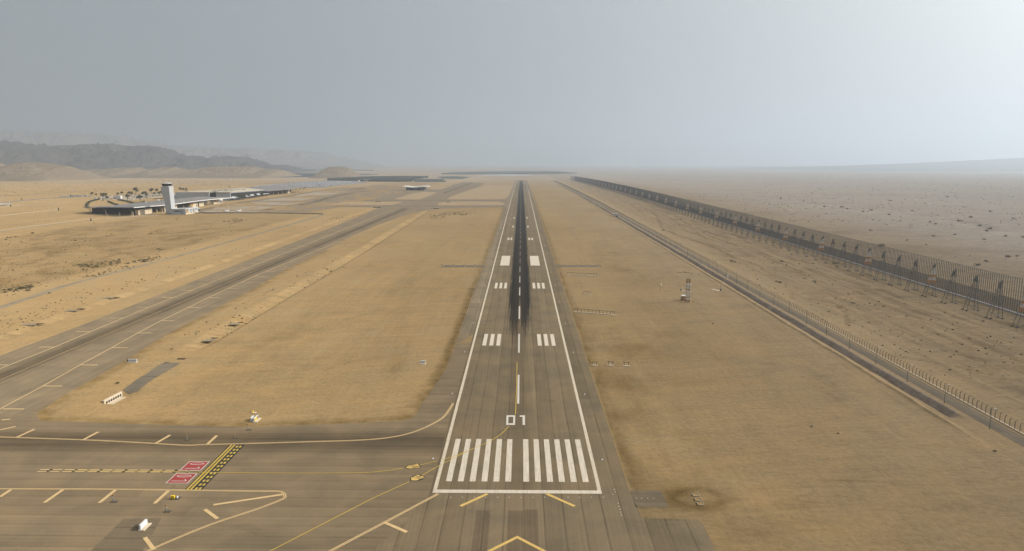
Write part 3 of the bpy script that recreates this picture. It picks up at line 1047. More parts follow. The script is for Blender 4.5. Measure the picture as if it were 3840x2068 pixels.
# yellow lead-in line and its two branches
L1 = smooth(A([(1938.8, 1360), (1937.5, 1440), (1934.5, 1520), (1933, 1556)]))
L2 = smooth(A([(1909, 1599), (1884, 1625), (1848, 1650), (1800, 1672), (1750, 1694), (1700, 1713), (1653, 1728)]))
L3 = smooth(A([(1576, 1745), (1640, 1730)]))
L4 = smooth(A([(240, 1764.5), (500, 1768), (800, 1773), (1100, 1776), (1330, 1775), (1420, 1770), (1511, 1757.5)]))
L5 = A([(1750, 1695), (1690, 1726), (1640, 1751), (1583, 1784)])
L6 = A([(1535, 1808), (1400, 1869), (1014, 2068), (860, 2150)])
yl = []
for L in (L1, L2, L3, L4, L5, L6):
    yl += strip(L, 0.26)
sheet_mesh('lead_in_line_marking', yl, 0.085, P_YEL, connector)
# enhanced dashed centreline before the holding position
en = []
for o_ in (-.62, .62):
    x = G(145, 1766).x
    x9 = G(742, 1771).x
    yq = G(430, 1767.5).y
    while x < x9:
        en.append(rect(x, min(x + 2.7, x9), yq + o_ - .24, yq + o_ + .24))
        x += 3.6
sheet_mesh('enhanced_line_marking', en, 0.085, P_PALE, connector)
enb = []
x = G(145, 1766).x + 2.7
while x < x9 - 1:
    enb += [rect(x, x + .9, yq + .25, yq + 1.0), rect(x - .35, x + .6, yq - 1.0, yq - .25)]
    x += 7.2
sheet_mesh('enhanced_gap_marking', enb, 0.083, P_BLACK, connector)
# pale edge lines of connector and taxiway (double thin lines) and shoulder ticks
ed = []
N_EDGE = A([(-250, 1630), (0, 1640), (300, 1650.5), (500, 1660), (690, 1671), (760, 1669), (960, 1664), (1200, 1657), (1330, 1653), (1440, 1645), (1530, 1628), (1600, 1602), (1660, 1568), (1690, 1530), (1699, 1514)])
S_EDGE = A([(-250, 1832), (0, 1834.5), (400, 1836), (760, 1841), (960, 1843.5), (1040, 1844), (1062, 1850), (1068, 1861), (1058, 1874), (960, 1912), (800, 1965), (640, 2030), (556, 2068), (380, 2150)])
B_EDGE = A([(1644, 1853), (1440, 1962), (1239, 2068), (1120, 2130)])
for L in (smooth(N_EDGE, 4), smooth(S_EDGE, 4), B_EDGE):
    for o_ in (-.24, .24):
        L_ = [Vector(p) for p in L]
        off = []
        for i, p in enumerate(L_):
            d = (L_[min(i + 1, len(L_) - 1)] - L_[max(i - 1, 0)]).normalized()
            off.append(p + Vector((-d.y, d.x)) * o_)
        ed += strip(off, 0.30)
TW_R = A([(-200, 1616), (0, 1535), (161, 1449), (300, 1370), (418, 1305), (517, 1250), (603, 1204), (705, 1155), (780, 1118), (960, 1035), (1110, 972), (1250, 915), (1400, 857), (1500, 816), (1560, 790)])
TW_L = A([(-300, 1516), (0, 1384), (204, 1303), (339, 1245), (461, 1194), (558, 1153), (650, 1117), (860, 1033), (1100, 938), (1300, 857), (1420, 808), (1490, 780)])
ed += strip(TW_R, .55) + strip(TW_L, .55)
sheet_mesh('taxi_edge_marking', ed, 0.085, P_PALE, taxiway)
# shoulder ticks
tk = []
for p, q in (((6, 1576), (38, 1574)), ((0, 1614), (58, 1601)), ((62, 1642), (129, 1611)), ((310, 1652), (369, 1621)), ((583, 1665), (638, 1633)), ((777, 1668), (813, 1635)),
             ((0, 1865), (41, 1838)), ((166, 1887), (236, 1838)), ((372, 1888), (433, 1839)), ((579, 1890), (632, 1842))):
    tk += strip(A([p, q]), 0.95)
for p, q in (((768, 1912), (816, 1947)), ((543, 2017), (577, 2063)), ((1442, 1961), (1526, 1997)), ((800, 1895), (1060, 1856))):
    tk += strip(A([p, q]), 0.95)
sheet_mesh('shoulder_tick_marking', tk, 0.087, P_PALE, connector)
tk = []
for (px, py), wd in (((300, 1370), 1), ((161, 1449), 1), ((418, 1305), 1), ((517, 1250), 1), ((603, 1204), 1), ((705, 1155), 1), ((780, 1118), 1), ((10, 1535), 1)):
    p = G(px, py)
    tk.append(rect(p.x, p.x + 7.6, p.y - .45, p.y + .45))
for (px, py) in ((204, 1303), (339, 1245), (461, 1194), (558, 1153), (650, 1117), (30, 1370)):
    p = G(px, py)
    tk.append(rect(p.x - 7.4, p.x, p.y - .45, p.y + .45))
p0 = G(860, 1083).y
for i in range(22):
    y = p0 + i * 26.0
    xr = float(np.interp(y, [q[1] for q in TW_R], [q[0] for q in TW_R]))
    xl = float(np.interp(y, [q[1] for q in TW_L], [q[0] for q in TW_L]))
    tk += [rect(xr, xr + 7.6, y - .35, y + .35), rect(xl - 7.4, xl, y - 8, y - 7.3)]
tk += strip(A([(-100, 1470), (0, 1426), (350, 1277), (720, 1117), (960, 1015), (1240, 897), (1480, 795)]), 0.3)
sheet_mesh('shoulder_bar_marking', tk, 0.09, P_PALE, taxiway)
# runway holding position: black ground, two solid and two dashed yellow lines
yN, yS = G(880, 1668).y, G(700, 1838).y
hx = (G(877, 1670).x + G(700, 1838).x) / 2
hN, hS = G(866, 1669.5), G(697, 1839)


def hp(u, v):
    """u east of the line's west edge, v 0..1 from south to north"""
    return (hS.x + (hN.x - hS.x) * v + u, hS.y + (hN.y - hS.y) * v)


sheet_mesh('holding_ground_marking', [[hp(-.35, 0), hp(4.3, 0), hp(4.3, 1), hp(-.35, 1)]], 0.083, P_BLACK, connector)
hl = []
for u in (0.0, .95):
    hl.append([hp(u, -.004), hp(u + .55, -.004), hp(u + .55, 1.0), hp(u, 1.0)])
n_ = 13
for u in (2.2, 3.2):
    for i in range(n_):
        a = (i + .08) / n_
        hl.append([hp(u, a), hp(u + .6, a), hp(u + .6, a + .56 / n_), hp(u, a + .56 / n_)])
sheet_mesh('holding_line_marking', hl, 0.09, P_YEL, connector)


def ring_poly(cx, cy, ax, ay, t, n=20):
    o = []
    for i in range(n):
        a, b_ = 2 * math.pi * i / n, 2 * math.pi * (i + 1) / n
        o.append([(cx + ax * math.cos(a), cy + ay * math.sin(a)), (cx + ax * math.cos(b_), cy + ay * math.sin(b_)),
                  (cx + (ax - t) * math.cos(b_), cy + (ay - t) * math.sin(b_)), (cx + (ax - t) * math.cos(a), cy + (ay - t) * math.sin(a))])
    return o


for q in ([(672, 1766), (710, 1731.5), (788, 1732), (753, 1766)], [(620, 1814.5), (660, 1777), (742, 1777), (703, 1814.5)]):
    c = [G(*p) for p in q]
    xa, xb = (c[0].x + c[1].x) / 2, (c[2].x + c[3].x) / 2
    ys_, yn_ = (c[0].y + c[3].y) / 2, (c[1].y + c[2].y) / 2
    sheet_mesh('red_sign_marking', [rect(xa, xb, ys_, yn_)], 0.088, P_RED, connector)
    t = .27
    wl = [rect(xa, xb, ys_, ys_ + t), rect(xa, xb, yn_ - t, yn_), rect(xa, xa + t, ys_ + t, yn_ - t), rect(xb - t, xb, ys_ + t, yn_ - t)]
    H_, W_ = yn_ - ys_, xb - xa
    # digits read with their tops towards the runway
    wl += ring_poly((xa + xb) / 2, yn_ - H_ * .27, W_ * .34, H_ * .12, .28)
    yo = ys_ + H_ * .23
    wl += [rect(xa + W_ * .15, xb - W_ * .15, yo - .13, yo + .13)] + strip([(xb - W_ * .16, yo), (xb - W_ * .30, yo + H_ * .16)], .28)
    sheet_mesh('sign_lettering', wl, 0.094, P_CL, connector)
# yellow direction arrows on the pavement with their letters
for poly_, let in (([(1521.5, 1755.5), (1533, 1745.5), (1566, 1740.5), (1576, 1754), (1540.5, 1759.5)], 'A1'), ([(1541, 1794), (1566.5, 1782), (1592, 1790.5), (1567.5, 1803.5), (1543, 1803.5)], 'AS')):
    pts = A(poly_)
    cx_ = sum(p[0] for p in pts) / 5
    cy_ = sum(p[1] for p in pts) / 5
    big = [(cx_ + (p[0] - cx_) * 1.16, cy_ + (p[1] - cy_) * 1.16) for p in pts]
    sheet_mesh('arrow_outline_marking', [big], 0.084, P_BLACK, connector)
    sheet_mesh('arrow_ground_marking', [pts], 0.088, P_CHEV, connector)
    a = pts[2] if let == 'A1' else pts[2]
    if let == 'A1':
        ux = (Vector(pts[2]) - Vector(pts[1])).normalized()
        uy = Vector((-ux.y, ux.x))
        o = Vector((cx_, cy_))
    else:
        ux = (Vector(pts[3]) - Vector(pts[4]) + Vector(pts[2]) - Vector(pts[0])).normalized()
        uy = Vector((-ux.y, ux.x))
        o = Vector((cx_, cy_))
    Q = lambda a_, b_: o + ux * a_ + uy * b_
    wl = []
    if let == 'A1':
        for p, q in (((-.5, -1.1), (1.7, -.65)), ((-.5, -.2), (1.7, -.65)), ((.3, -.95), (.3, -.35)), ((-1.3, .55), (1.5, .55)), ((-1.0, 1.2), (1.2, 1.2))):
            wl += strip([Q(*p), Q(*q)], .24)
    else:
        for p, q in (((.2, -1.5), (1.9, -.9)), ((.2, -.3), (1.9, -.9)), ((.8, -1.3), (.8, -.5)), ((-.6, .2), (1.5, .2))):
            wl += strip([Q(*p), Q(*q)], .24)
        wl += strip(smooth([Q(-.9, .7), Q(-1.1, 1.3), Q(-.5, 1.6), Q(.1, 1.1), Q(.6, .8), Q(1.1, 1.1), Q(.9, 1.6)]), .26)
    sheet_mesh('arrow_lettering', wl, 0.094, P_BLACK, connector)
# chevrons before the threshold
cv = []
for p, q in (((2050, 1853.5), (2155, 1900)), ((1828, 1853.5), (1727, 1899.5))):
    cv += strip(A([p, q]), 0.95)
ap = G(1939.5, 2016)
for s in (-1, 1):
    cv.append([(ap.x, ap.y - .6), (ap.x, ap.y + .6), (ap.x + s * 16, ap.y - 15.2), (ap.x + s * 16, ap.y - 16.4)][:: s])
sheet_mesh('chevron_marking', cv, 0.08, P_CHEV, blast)

# ================================================================ EAST SIDE
STEEL = mat('dark_steel', (0.082, 0.078, 0.073), 0.6, .15, .8)
GALV = mat('galvanised_steel', (0.30, 0.30, 0.30), 0.5, .12, 2.0)
ORANGE = mat('orange_band_paint', (0.34, 0.165, 0.035), 0.6, .12, 1.0)
WHITEP = mat('white_band_paint', (0.46, 0.44, 0.41), 0.6, .10, 1.0)
CONCR = mat('pale_concrete', (0.50, 0.42, 0.31), 0.9, .10, 1.0)
WHITE = mat('white_panel', (0.58, 0.58, 0.58), 0.6, .04, .5)
BLACK = mat('black_plastic', (0.025, 0.025, 0.027), 0.6, .1, 1.0)
YELLOW = mat('yellow_panel', (0.72, 0.50, 0.02), 0.6, .06, 1.0)
RED = mat('red_paint', (0.42, 0.03, 0.03), 0.6, .1, 1.0)
OCHRE = mat('ochre_steel', (0.27, 0.165, 0.055), 0.6, .12, 1.0)

# ---- tall steel screen east of the airfield
FX, F0, F1, FH = 287.0, 345.0, 3920.0, 20.4
screen = thing('tall_fence', 'very tall dark steel screen of rods on lattice pylons running across the desert', 'fence', (FX, F0, Z(F0)))


def zrel(y):
    return Z(y) - Z(F0)


rods = MB()
y = F0
while y < F1:
    zb = zrel(y)
    rods.box((0, y - F0, zb + FH / 2), (.27, .26, FH))
    y += 2.0
for zz, t in ((FH - .1, .14), (FH * .80, .12), (FH * .62, .10), (FH * .5, .08)):
    ybr = [F0] + [p for p in PY if F0 < p < F1] + [F1]
    for a, b_ in zip(ybr[:-1], ybr[1:]):
        rods.bar((.1, a - F0, zrel(a) + zz), (.1, b_ - F0, zrel(b_) + zz), t)
rods.build('rod_screen', STEEL, screen)
low = MB()
y = F0 + .5
while y < 1500:
    zb = zrel(y)
    low.box((.06, y - F0, zb + 4.1), (.09, .15, 7.8))
    y += .5
while y < F1:
    low.box((.06, y - F0, zrel(y) + 4.1), (.09, .5, 7.8))
    y += 1.0
for zz in np.arange(.5, 8.2, 1.2):
    for a, b_ in zip(ybr[:-1], ybr[1:]):
        low.bar((.1, a - F0, zrel(a) + zz), (.1, b_ - F0, zrel(b_) + zz), .09)
low.build('lower_mesh', STEEL, screen)
kb = MB()
for a, b_ in zip(ybr[:-1], ybr[1:]):
    ya_, yb2 = a - F0, b_ - F0
    za, zb = zrel(a), zrel(b_)
    kb.add([(-.9, ya_, za - .5), (.7, ya_, za - .5), (.7, ya_, za + .55), (-.9, ya_, za + .55), (-.9, yb2, zb - .5), (.7, yb2, zb - .5), (.7, yb2, zb + .55), (-.9, yb2, zb + .55)],
           [(0, 1, 2, 3), (7, 6, 5, 4), (0, 4, 5, 1), (1, 5, 6, 2), (2, 6, 7, 3), (3, 7, 4, 0)])
kb.build('footing', mat('grey_footing', (.34, .32, .31), .9, .1, .1), screen)


def pylon_mb(banded, simple=False):
    """square lattice pylon: battered west legs, upright east legs"""
    m_ = MB()
    m_.cur = 0
    HT = 18.6
    XO = -20.6

    def corner(i, z):
        t = z / HT
        xw = XO - 3.4 + 4.3 * t
        xe = XO + 3.2 - 1.0 * t
        hy = 1.9 * (1 - t) + .6 * t
        return Vector(((xw, -hy, z), (xe, -hy, z), (xe, hy, z), (xw, hy, z))[i])
    lv = [0, 4.0, 8.2, 10.6, 12.4, 14.2, 16.4, 18.6]
    for a, b_ in zip(lv[:-1], lv[1:]):
        if banded:
            m_.cur = {8.2: 1, 10.6: 2, 12.4: 1, 14.2: 2, 16.4: 2}.get(a, 0)
        th = (.20 if a < 8 else .17) if m_.cur == 0 else .27
        for i in range(4):
            m_.bar(corner(i, a), corner(i, b_), th)
            j = (i + 1) % 4
            if not (simple and i % 2):
                m_.bar(corner(i, a), corner(j, b_), th * .5)
            if a >= 4:
                m_.bar(corner(i, b_), corner(j, b_), th * .6)
        if m_.cur:
            # banded height carries painted cladding angles
            for i in range(4):
                j = (i + 1) % 4
                for q in (.5,):
                    m_.bar(corner(i, a).lerp(corner(j, a), q), corner(i, b_).lerp(corner(j, b_), q), .30)
    m_.cur = 0
    for i in range(2):
        top = Vector((XO + .9 + i * 1.4, 0, 20.6 + i * .9))
        for c_ in (corner(0, 16.4), corner(1, 16.4), corner(2, 16.4), corner(3, 16.4)):
            m_.bar(c_, top, .20)
    # stay cables over to the rod screen
    m_.bar((XO + 2.3, 0, 21.2), (-.2, 0, FH), .06)
    m_.bar((XO + 2.6, 0, 9), (-.2, 0, 8), .06)
    for i in range(4):
        c_ = corner(i, 0)
        m_.box((c_.x, c_.y, .1), (1.1, 1.1, .6))
    return m_


me_p = [pylon_mb(False).mesh('pylon', [STEEL, ORANGE, WHITEP]), pylon_mb(True).mesh('banded_pylon', [STEEL, ORANGE, WHITEP])]
yp = 399.0 - 22 * 3
rest = MB()
i = 0
while yp < F1 - 10:
    bd = (i - 3) % 4 == 3
    if i < 100:
        o = bpy.data.objects.new('pylon', me_p[1 if bd else 0])
        C.objects.link(o)
        o.parent = screen
        o.location = (0, yp - F0, zrel(yp))
        if bd:
            o['label'] = 'pylon banded in orange and white'
    else:
        rest.cur = 0
        q = pylon_mb(bd, True)
        off = len(rest.v)
        rest.v += [(v_[0], v_[1] + yp - F0, v_[2] + zrel(yp)) for v_ in q.v]
        rest.f += [tuple(k2 + off for k2 in f) for f in q.f]
        rest.mi += q.mi
    yp += 21.8
    i += 1
if rest.v:
    o = rest.build('far_pylons', [STEEL, ORANGE, WHITEP], screen)
    o['kind'] = 'stuff'

# ---- perimeter fence with cranked posts beside the patrol road
PX, P0, P1 = 163.0, 190.0, 3600.0
pf = thing('perimeter_fence', 'long wire fence on cranked grey posts along the perimeter road', 'fence', (PX, P0, 0))


def post_mb():
    m_ = MB()
    m_.bar((0, 0, -.3), (0, 0, 2.5), .15)
    m_.bar((0, 0, 2.5), (.18, 0, 2.95), .14)
    m_.bar((.18, 0, 2.95), (.62, 0, 3.15), .12)
    return m_


GREYST = mat('weathered_post_steel', (.075, .070, .064), .6, .12, 2.0)
me_post = post_mb().mesh('post', GREYST)
y = P0
i = 0
rest = MB()
while y < P1:
    if 208 < y and i < 100:
        o = bpy.data.objects.new('post', me_post)
        C.objects.link(o)
        o.parent = pf
        o.location = (0, y - P0, Z(y))
        i += 1
    else:
        q = post_mb()
        off = len(rest.v)
        rest.v += [(v_[0], v_[1] + y - P0, v_[2] + Z(y)) for v_ in q.v]
        rest.f += [tuple(k2 + off for k2 in f) for f in q.f]
        rest.mi += q.mi
    y += 2.5
rest.build('far_posts', GREYST, pf)['kind'] = 'stuff'
wires = MB()
ybr2 = [P0] + [p for p in PY if P0 < p < P1] + [P1]
for zz, xo in ((.5, 0), (1.0, 0), (1.5, 0), (2.0, 0), (2.5, 0), (2.95, .18), (3.1, .6)):
    for a, b_ in zip(ybr2[:-1], ybr2[1:]):
        wires.tube((xo, a - P0, Z(a) + zz), (xo, b_ - P0, Z(b_) + zz), .016, None, 3)
wires.build('wire_mesh', GREYST, pf)
kb = MB()
for a, b_ in zip(ybr2[:-1], ybr2[1:]):
    kb.add([(-.2, a - P0, Z(a) - .3), (.2, a - P0, Z(a) - .3), (.2, a - P0, Z(a) + .28), (-.2, a - P0, Z(a) + .28), (-.2, b_ - P0, Z(b_) - .3), (.2, b_ - P0, Z(b_) - .3), (.2, b_ - P0, Z(b_) + .28), (-.2, b_ - P0, Z(b_) + .28)],
           [(0, 1, 2, 3), (7, 6, 5, 4), (0, 4, 5, 1), (1, 5, 6, 2), (2, 6, 7, 3), (3, 7, 4, 0)])
kb.build('kerb', CONCR, pf)

# ---- street lamps on the perimeter road
sl = thing('street_lamp', '', 'street lamp', (155.0, 228, 0), 0, 'street lamps along the perimeter road')
q = MB()
q.lathe((0, 0, 0), [(.28, -.2), (.28, .12), (.1, .14), (.085, 3.5), (.06, 6.8)], 8)
q.build('pole', GREYST, sl)
q = MB()
q.bar((0, 0, 6.7), (.9, 0, 7.0), .07)
q.build('arm', GREYST, sl)
q = MB()
q.box((1.15, 0, 7.02), (.75, .30, .12))
q.build('lamp_head', WHITE, sl)
lampy = [228.0 + 25.7 * k2 for k2 in range(-1, 60)]
lamps = []
for k2, y in enumerate(lampy):
    o = sl if k2 == 0 else copy_tree(sl)
    o.location = (155.2, y, Z(y))
    o['label'] = 'grey street lamp with a single arm over the perimeter road beside the ditch'
    lamps.append(o)

# ---- equipment on the east strip
p = G(2578, 1135)
lm = thing('lattice_mast', 'orange and white square lattice mast with white platforms on the sandy strip', 'mast', (p.x, p.y, 0))
HM = 89 * mpp(p) / math.cos(PITCH)
q = MB()
wv = 1.0
segs = 9
for s_ in range(segs):
    a, b_ = HM * s_ / segs, HM * (s_ + 1) / segs
    q.cur = 0 if s_ in (0, 1, 4, 7, 8) else 1
    cs = [(-wv, -wv), (wv, -wv), (wv, wv), (-wv, wv)]
    for i in range(4):
        j = (i + 1) % 4
        q.bar((*cs[i], a), (*cs[i], b_), .26)
        q.bar((*cs[i], a), (*cs[j], b_), .15)
        q.bar((*cs[j], a), (*cs[i], b_), .15)
        q.bar((*cs[i], b_), (*cs[j], b_), .15)
q.build('lattice', [OCHRE, WHITEP], lm)
for zz in (.15, .47, .78):
    q = MB()
    q.box((.15, 0, HM * zz + .06), (3.1, 2.7, .22))
    q.build('platform', WHITE, lm)
q = MB()
q.bar((-.3, .2, HM), (-.3, .2, HM + 3.2), .06)
q.build('antenna', WHITEP, lm)
q = MB()
for cx_, cy_ in ((-1, -1), (1, -1), (1, 1), (-1, 1)):
    q.box((cx_, cy_, .1), (.8, .8, .5))
q.build('footing', CONCR, lm)
p = G(2566, 1128)
hut = thing('equipment_hut', 'small cabin with a pale roof and red striped door beside the lattice mast', 'hut', (p.x - .3, p.y + .5, 0))
q = MB()
q.box((0, 0, 1.5), (2.4, 3.0, 3.0))
q.build('wall', OCHRE, hut)
q = MB()
q.box((0, 0, 3.12), (2.8, 3.4, .22))
q.build('roof', WHITE, hut)
q = MB()
for zz in range(6):
    q.cur = zz % 2
    q.box((.6, -1.55, .5 + .4 * zz), (.7, .1, .4))
q.build('door', [RED, WHITE], hut)
q = MB()
q.box((-1.5, .2, 1.1), (.6, 1.2, 1.6))
q.build('air_conditioner', GALV, hut)
# windsock
p = G(2476, 1091)
ws = thing('windsock', 'pale windsock hanging slack from a short red footed pole', 'windsock', (p.x, p.y, 0))
q = MB()
q.cur = 1
q.tube((0, 0, 0), (0, 0, 1.3), .12)
q.cur = 0
q.tube((0, 0, 1.3), (0, 0, 5.9), .09)
q.build('pole', [OCHRE, RED], ws)
q = MB()
R_ = []
for t in range(7):
    c_ = Vector((.1 + .62 * (t / 6) ** .8, -.1, 5.2 - 2.0 * (t / 6)))
    r_ = .52 - .22 * t / 6
    R_.append([c_ + Vector((r_ * math.cos(a * math.pi / 4), r_ * math.sin(a * math.pi / 4) * .8, .12 * math.cos(a * math.pi / 4))) for a in range(8)])
q.ring(R_)
q.build('sock', mat('sock_cloth', (.66, .56, .42), .9, .1, 2.0), ws)
# instrument poles and slabs
p = G(2560, 1093)
ip = thing('weather_station', 'white instrument pole with a slanted sensor on a narrow concrete slab', 'weather station', (p.x, p.y, 0))
q = MB()
q.box((1.6, 0, .1), (6.5, 1.0, .3))
q.build('slab', CONCR, ip)
q = MB()
q.tube((0, 0, .2), (0, 0, 3.0), .16, .10)
q.build('pole', WHITE, ip)
q = MB()
q.bar((-.5, 0, 3.9), (.1, 0, 3.1), .16)
q.build('sensor', CONCR, ip)
q = MB()
q.box((-1.2, 0, .9), (.5, .5, 1.3))
q.build('cabinet', GREYST, ip)
p = G(2524, 1066)
o = MB().box((0, 0, .15), (2.4, .8, .3)).box((.5, 0, .5), (.7, .5, .5)).build('junction_box', CONCR, None, (p.x, p.y, 0))
tag(o, 'low pale junction box on the sand beyond the windsock', 'box')
p = G(2690, 1092)
sb = thing('sensor_plinth', 'long pale concrete plinth with a grey sensor pole near the perimeter ditch', 'plinth', (p.x, p.y, 0))
q = MB()
q.add([(-3.6, 5.0, .35), (-1.2, 5.0, .35), (2.4, -1.0, .35), (0, -1.6, .35), (-3.6, 5.0, 0), (-1.2, 5.0, 0), (2.4, -1.0, 0), (0, -1.6, 0)], [(0, 1, 2, 3), (4, 7, 6, 5), (0, 4, 5, 1), (1, 5, 6, 2), (2, 6, 7, 3), (3, 7, 4, 0)])
q.build('slab', CONCR, sb)
q = MB()
q.tube((2.0, -1.0, 0), (2.0, -1.0, 5.6), .09, .06)
q.box((2.0, -1.0, .9), (.7, .5, 1.5))
q.build('pole', GREYST, sb)
q = MB()
q.lathe((2.0, -1.0, 5.6), [(.05, 0), (.22, .1), (.22, .35), (.02, .5)], 8)
q.build('sensor', BLACK, sb)
q = MB()
q.tube((2.6, -.6, 0), (2.6, -.6, 2.7), .18, .14)
q.build('marker_post', WHITEP, sb)
p = G(2728, 1041)
o = thing('utility_cabinet', 'white utility cabinet on a pale base between the ditch and the road', 'cabinet', (p.x, p.y, 0))
q = MB()
q.box((0, 0, 1.15), (1.0, .7, 1.4))
q.build('cabinet_body', WHITE, o)
q = MB()
q.box((0, 0, .2), (2.0, 1.2, .5))
q.build('base', CONCR, o)
p = G(2307, 812)
tb = thing('guard_booth', 'small pale boxy booth with dark windows astride the perimeter ditch', 'booth', (p.x, p.y, Z(p.y)))
q = MB()
q.box((0, 0, 2.0), (7.0, 6.0, 3.6))
q.build('wall', mat('booth_grey', (.45, .46, .46), .7, .1, .5), tb)
q = MB()
q.box((0, 0, 4.0), (8.0, 7.0, .4))
q.build('roof', mat('booth_roof', (.46, .40, .32), .8, .1, .5), tb)
q = MB()
for x_ in (-2.2, 0, 2.2):
    q.box((x_, -3.02, 2.5), (1.3, .1, 1.2))
q.build('window', BLACK, tb)
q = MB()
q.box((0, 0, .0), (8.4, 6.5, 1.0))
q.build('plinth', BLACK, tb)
p = G(2226, 761)
o = thing('pickup_truck', 'white pickup truck parked beside the far perimeter ditch', 'truck', (p.x, p.y, Z(p.y)))
q = MB()
q.box((0, 0, .95), (2.0, 5.2, .7)).box((0, .3, 1.65), (1.8, 2.2, .8))
q.build('body', WHITE, o)
q = MB()
for sx in (-.9, .9):
    for sy in (-1.7, 1.7):
        q.lathe((sx - .13, sy, .42), [(.42, 0), (.42, .26)], 10, 'x')
q.build('wheels', BLACK, o)
o.children[1].name = 'wheel'

# ---- railings with concrete beams (approach aid frames)


def railing(name, label, pa, pb, n, hgt, beam=True, group=None, overhang=0.0):
    a, b_ = G(*pa), G(*pb)
    d = (b_ - a)
    L = d.length
    t = thing(name, label, 'railing', (a.x, a.y, 0), math.atan2(d.y, d.x), group)
    if beam:
        q_ = MB()
        q_.box((L / 2, 0, .18), (L + 1.0, .95, .4))
        q_.build('base_beam', CONCR, t)
    for i in range(n + 1):
        q_ = MB()
        q_.box((L * i / n, .25, hgt / 2), (.17, .17, hgt))
        q_.build('post', BLACK if i % 3 else GREYST, t)
    q_ = MB()
    q_.bar((-overhang, .25, hgt), (L + overhang, .25, hgt), .16)
    q_.build('top_rail', GREYST, t)
    return t


railing('railing', 'long dark railing of ten bays on a pale beam nearest the parking bays markings', (2126.5, 1032), (2237.5, 1037.5), 10, 1.9)['label'] = 'long dark railing on a pale beam, the one beyond the short railing'
railing('railing', 'nearer long dark railing of ten bays on a pale beam beside the runway shoulder', (2152.5, 1171.5), (2303, 1182.5), 11, 2.0)
railing('railing', 'short dark railing of three bays on a pale beam between the two long ones', (2188, 1105), (2213, 1106.5), 3, 2.0)
for (a, b_), lb in zip((((2220, 1372), (2237, 1373)), ((2281.5, 1372.5), (2298, 1373)), ((2340.5, 1374.5), (2357, 1375))),
                       ('single bay dark stand on a pale block touching the runway shoulder', 'single bay dark stand on a pale block, the middle one of three in a row', 'single bay dark stand on a pale block, farthest from the runway of three')):
    t = railing('approach_stand', lb, a, b_, 1, 1.75, True, 'three stands beside the runway', .5)
    t['category'] = 'stand'
    q = MB()
    q.lathe((-.1, .25, 1.8), [(.18, 0), (.22, .12), (.14, .34), (.02, .4)], 8)
    q.build('lamp', YELLOW if 'touching' in lb else GREYST, t)

# ---- precision path lights, four a side
for side, xs_ in (('west', (1659, 1699.5, 1740.5, 1781.5)), ('east', (2120, 2160.5, 2201, 2242.5))):
    for i, px in enumerate(xs_):
        p = G(px, 998.5)
        o = thing('approach_light', f'squat orange light unit on a pale foot in the row {side} of the runway', 'light unit', (p.x, p.y, 0), 0, f'light units in the row {side} of the runway')
        q = MB()
        q.box((0, 0, .12), (2.2, 1.5, .25))
        q.build('base', CONCR, o)
        q = MB()
        q.box((0, 0, 1.0), (1.0, 1.2, .6)).box((-.35, 0, .45), (.12, .12, .6)).box((.35, 0, .45), (.12, .12, .6))
        q.build('housing', OCHRE, o)

# ---- runway edge lights
el = thing('edge_light', '', 'light', (0, 0, 0), 0, 'runway edge lights')
q = MB()
q.lathe((0, 0, 0), [(.28, 0), (.28, .06), (.07, .07), (.07, .25), (.13, .27), (.14, .38), (.06, .45)], 8)
q.build('lamp_body', WHITE, el)
n_ = 0
for s in (-1, 1):
    for k2 in range(0, 17):
        y = THR + 22 + 60 * k2
        o = el if n_ == 0 else copy_tree(el)
        o.location = (s * 25.0, y, .055)
        o['label'] = 'small white edge light on the runway shoulder outside the white line, %s side' % ('western' if s < 0 else 'eastern')
        n_ += 1
# inset lights along the threshold and on the dark pad
il = MB().lathe((0, 0, 0), [(.17, 0), (.17, .04), (.06, .07)], 8).build('inset_light', mat('lens_white', (.50, .46, .40), .4, .05), None, (0, 0, 0))
tag(il, 'round white inset light in the row on the dark square pad', 'light', 'inset lights on the dark square pad')
pts = [(2386, 1870), (2406, 1870.5), (2428.5, 1870.5), (2450, 1871)]
for i, q_ in enumerate(pts):
    o = il if i == 0 else il.copy()
    if i:
        C.objects.link(o)
    p = G(*q_)
    o.location = (p.x, p.y, .055)
for i, q_ in enumerate([(2304, 1837), (2307, 1847), (2298, 1855.5), (2318.5, 1889), (2320, 1900.5), (2324.5, 1911.5), (2327, 1922.5), (2330, 1933)]):
    o = il.copy()
    C.objects.link(o)
    p = G(*q_)
    o.location = (p.x, p.y, .065)
    tag(o, 'round white inset light in the line running south on the blast pad shoulder', 'light', 'inset lights down the blast pad shoulder')
for px in list(range(1690, 2270, 44)):
    o = il.copy()
    C.objects.link(o)
    p = G(px, 1866.5)
    o.location = (p.x, p.y, .065)
    tag(o, 'round white inset light in the row just before the threshold bar', 'light', 'inset lights before the threshold bar')
# square vents set in the scrubby ring
for i, q_ in enumerate([(2609, 1859), (2618, 1876), (2627, 1892)]):
    p = G(*q_)
    m_ = MB()
    for dx, dy, sx, sy in ((-.75, 0, .16, 1.5), (.75, 0, .16, 1.5), (0, -.7, 1.4, .16), (0, .7, 1.4, .16)):
        m_.box((dx, dy, .12), (sx, sy, .3))
    t = thing('manhole', ('farthest from the camera', 'middle one', 'closest to the camera')[i] + ' of three pale square manhole frames in the scrub ring', 'manhole', (p.x, p.y, 0), 0, 'manhole frames in the scrub ring')
    m_.build('manhole_frame', mat('dusty_concrete', (.30, .245, .165), .9, .1), t)
    MB().box((0, 0, .08), (1.4, 1.3, .1)).build('cover', OCHRE, t)

# ---- signs on the west side


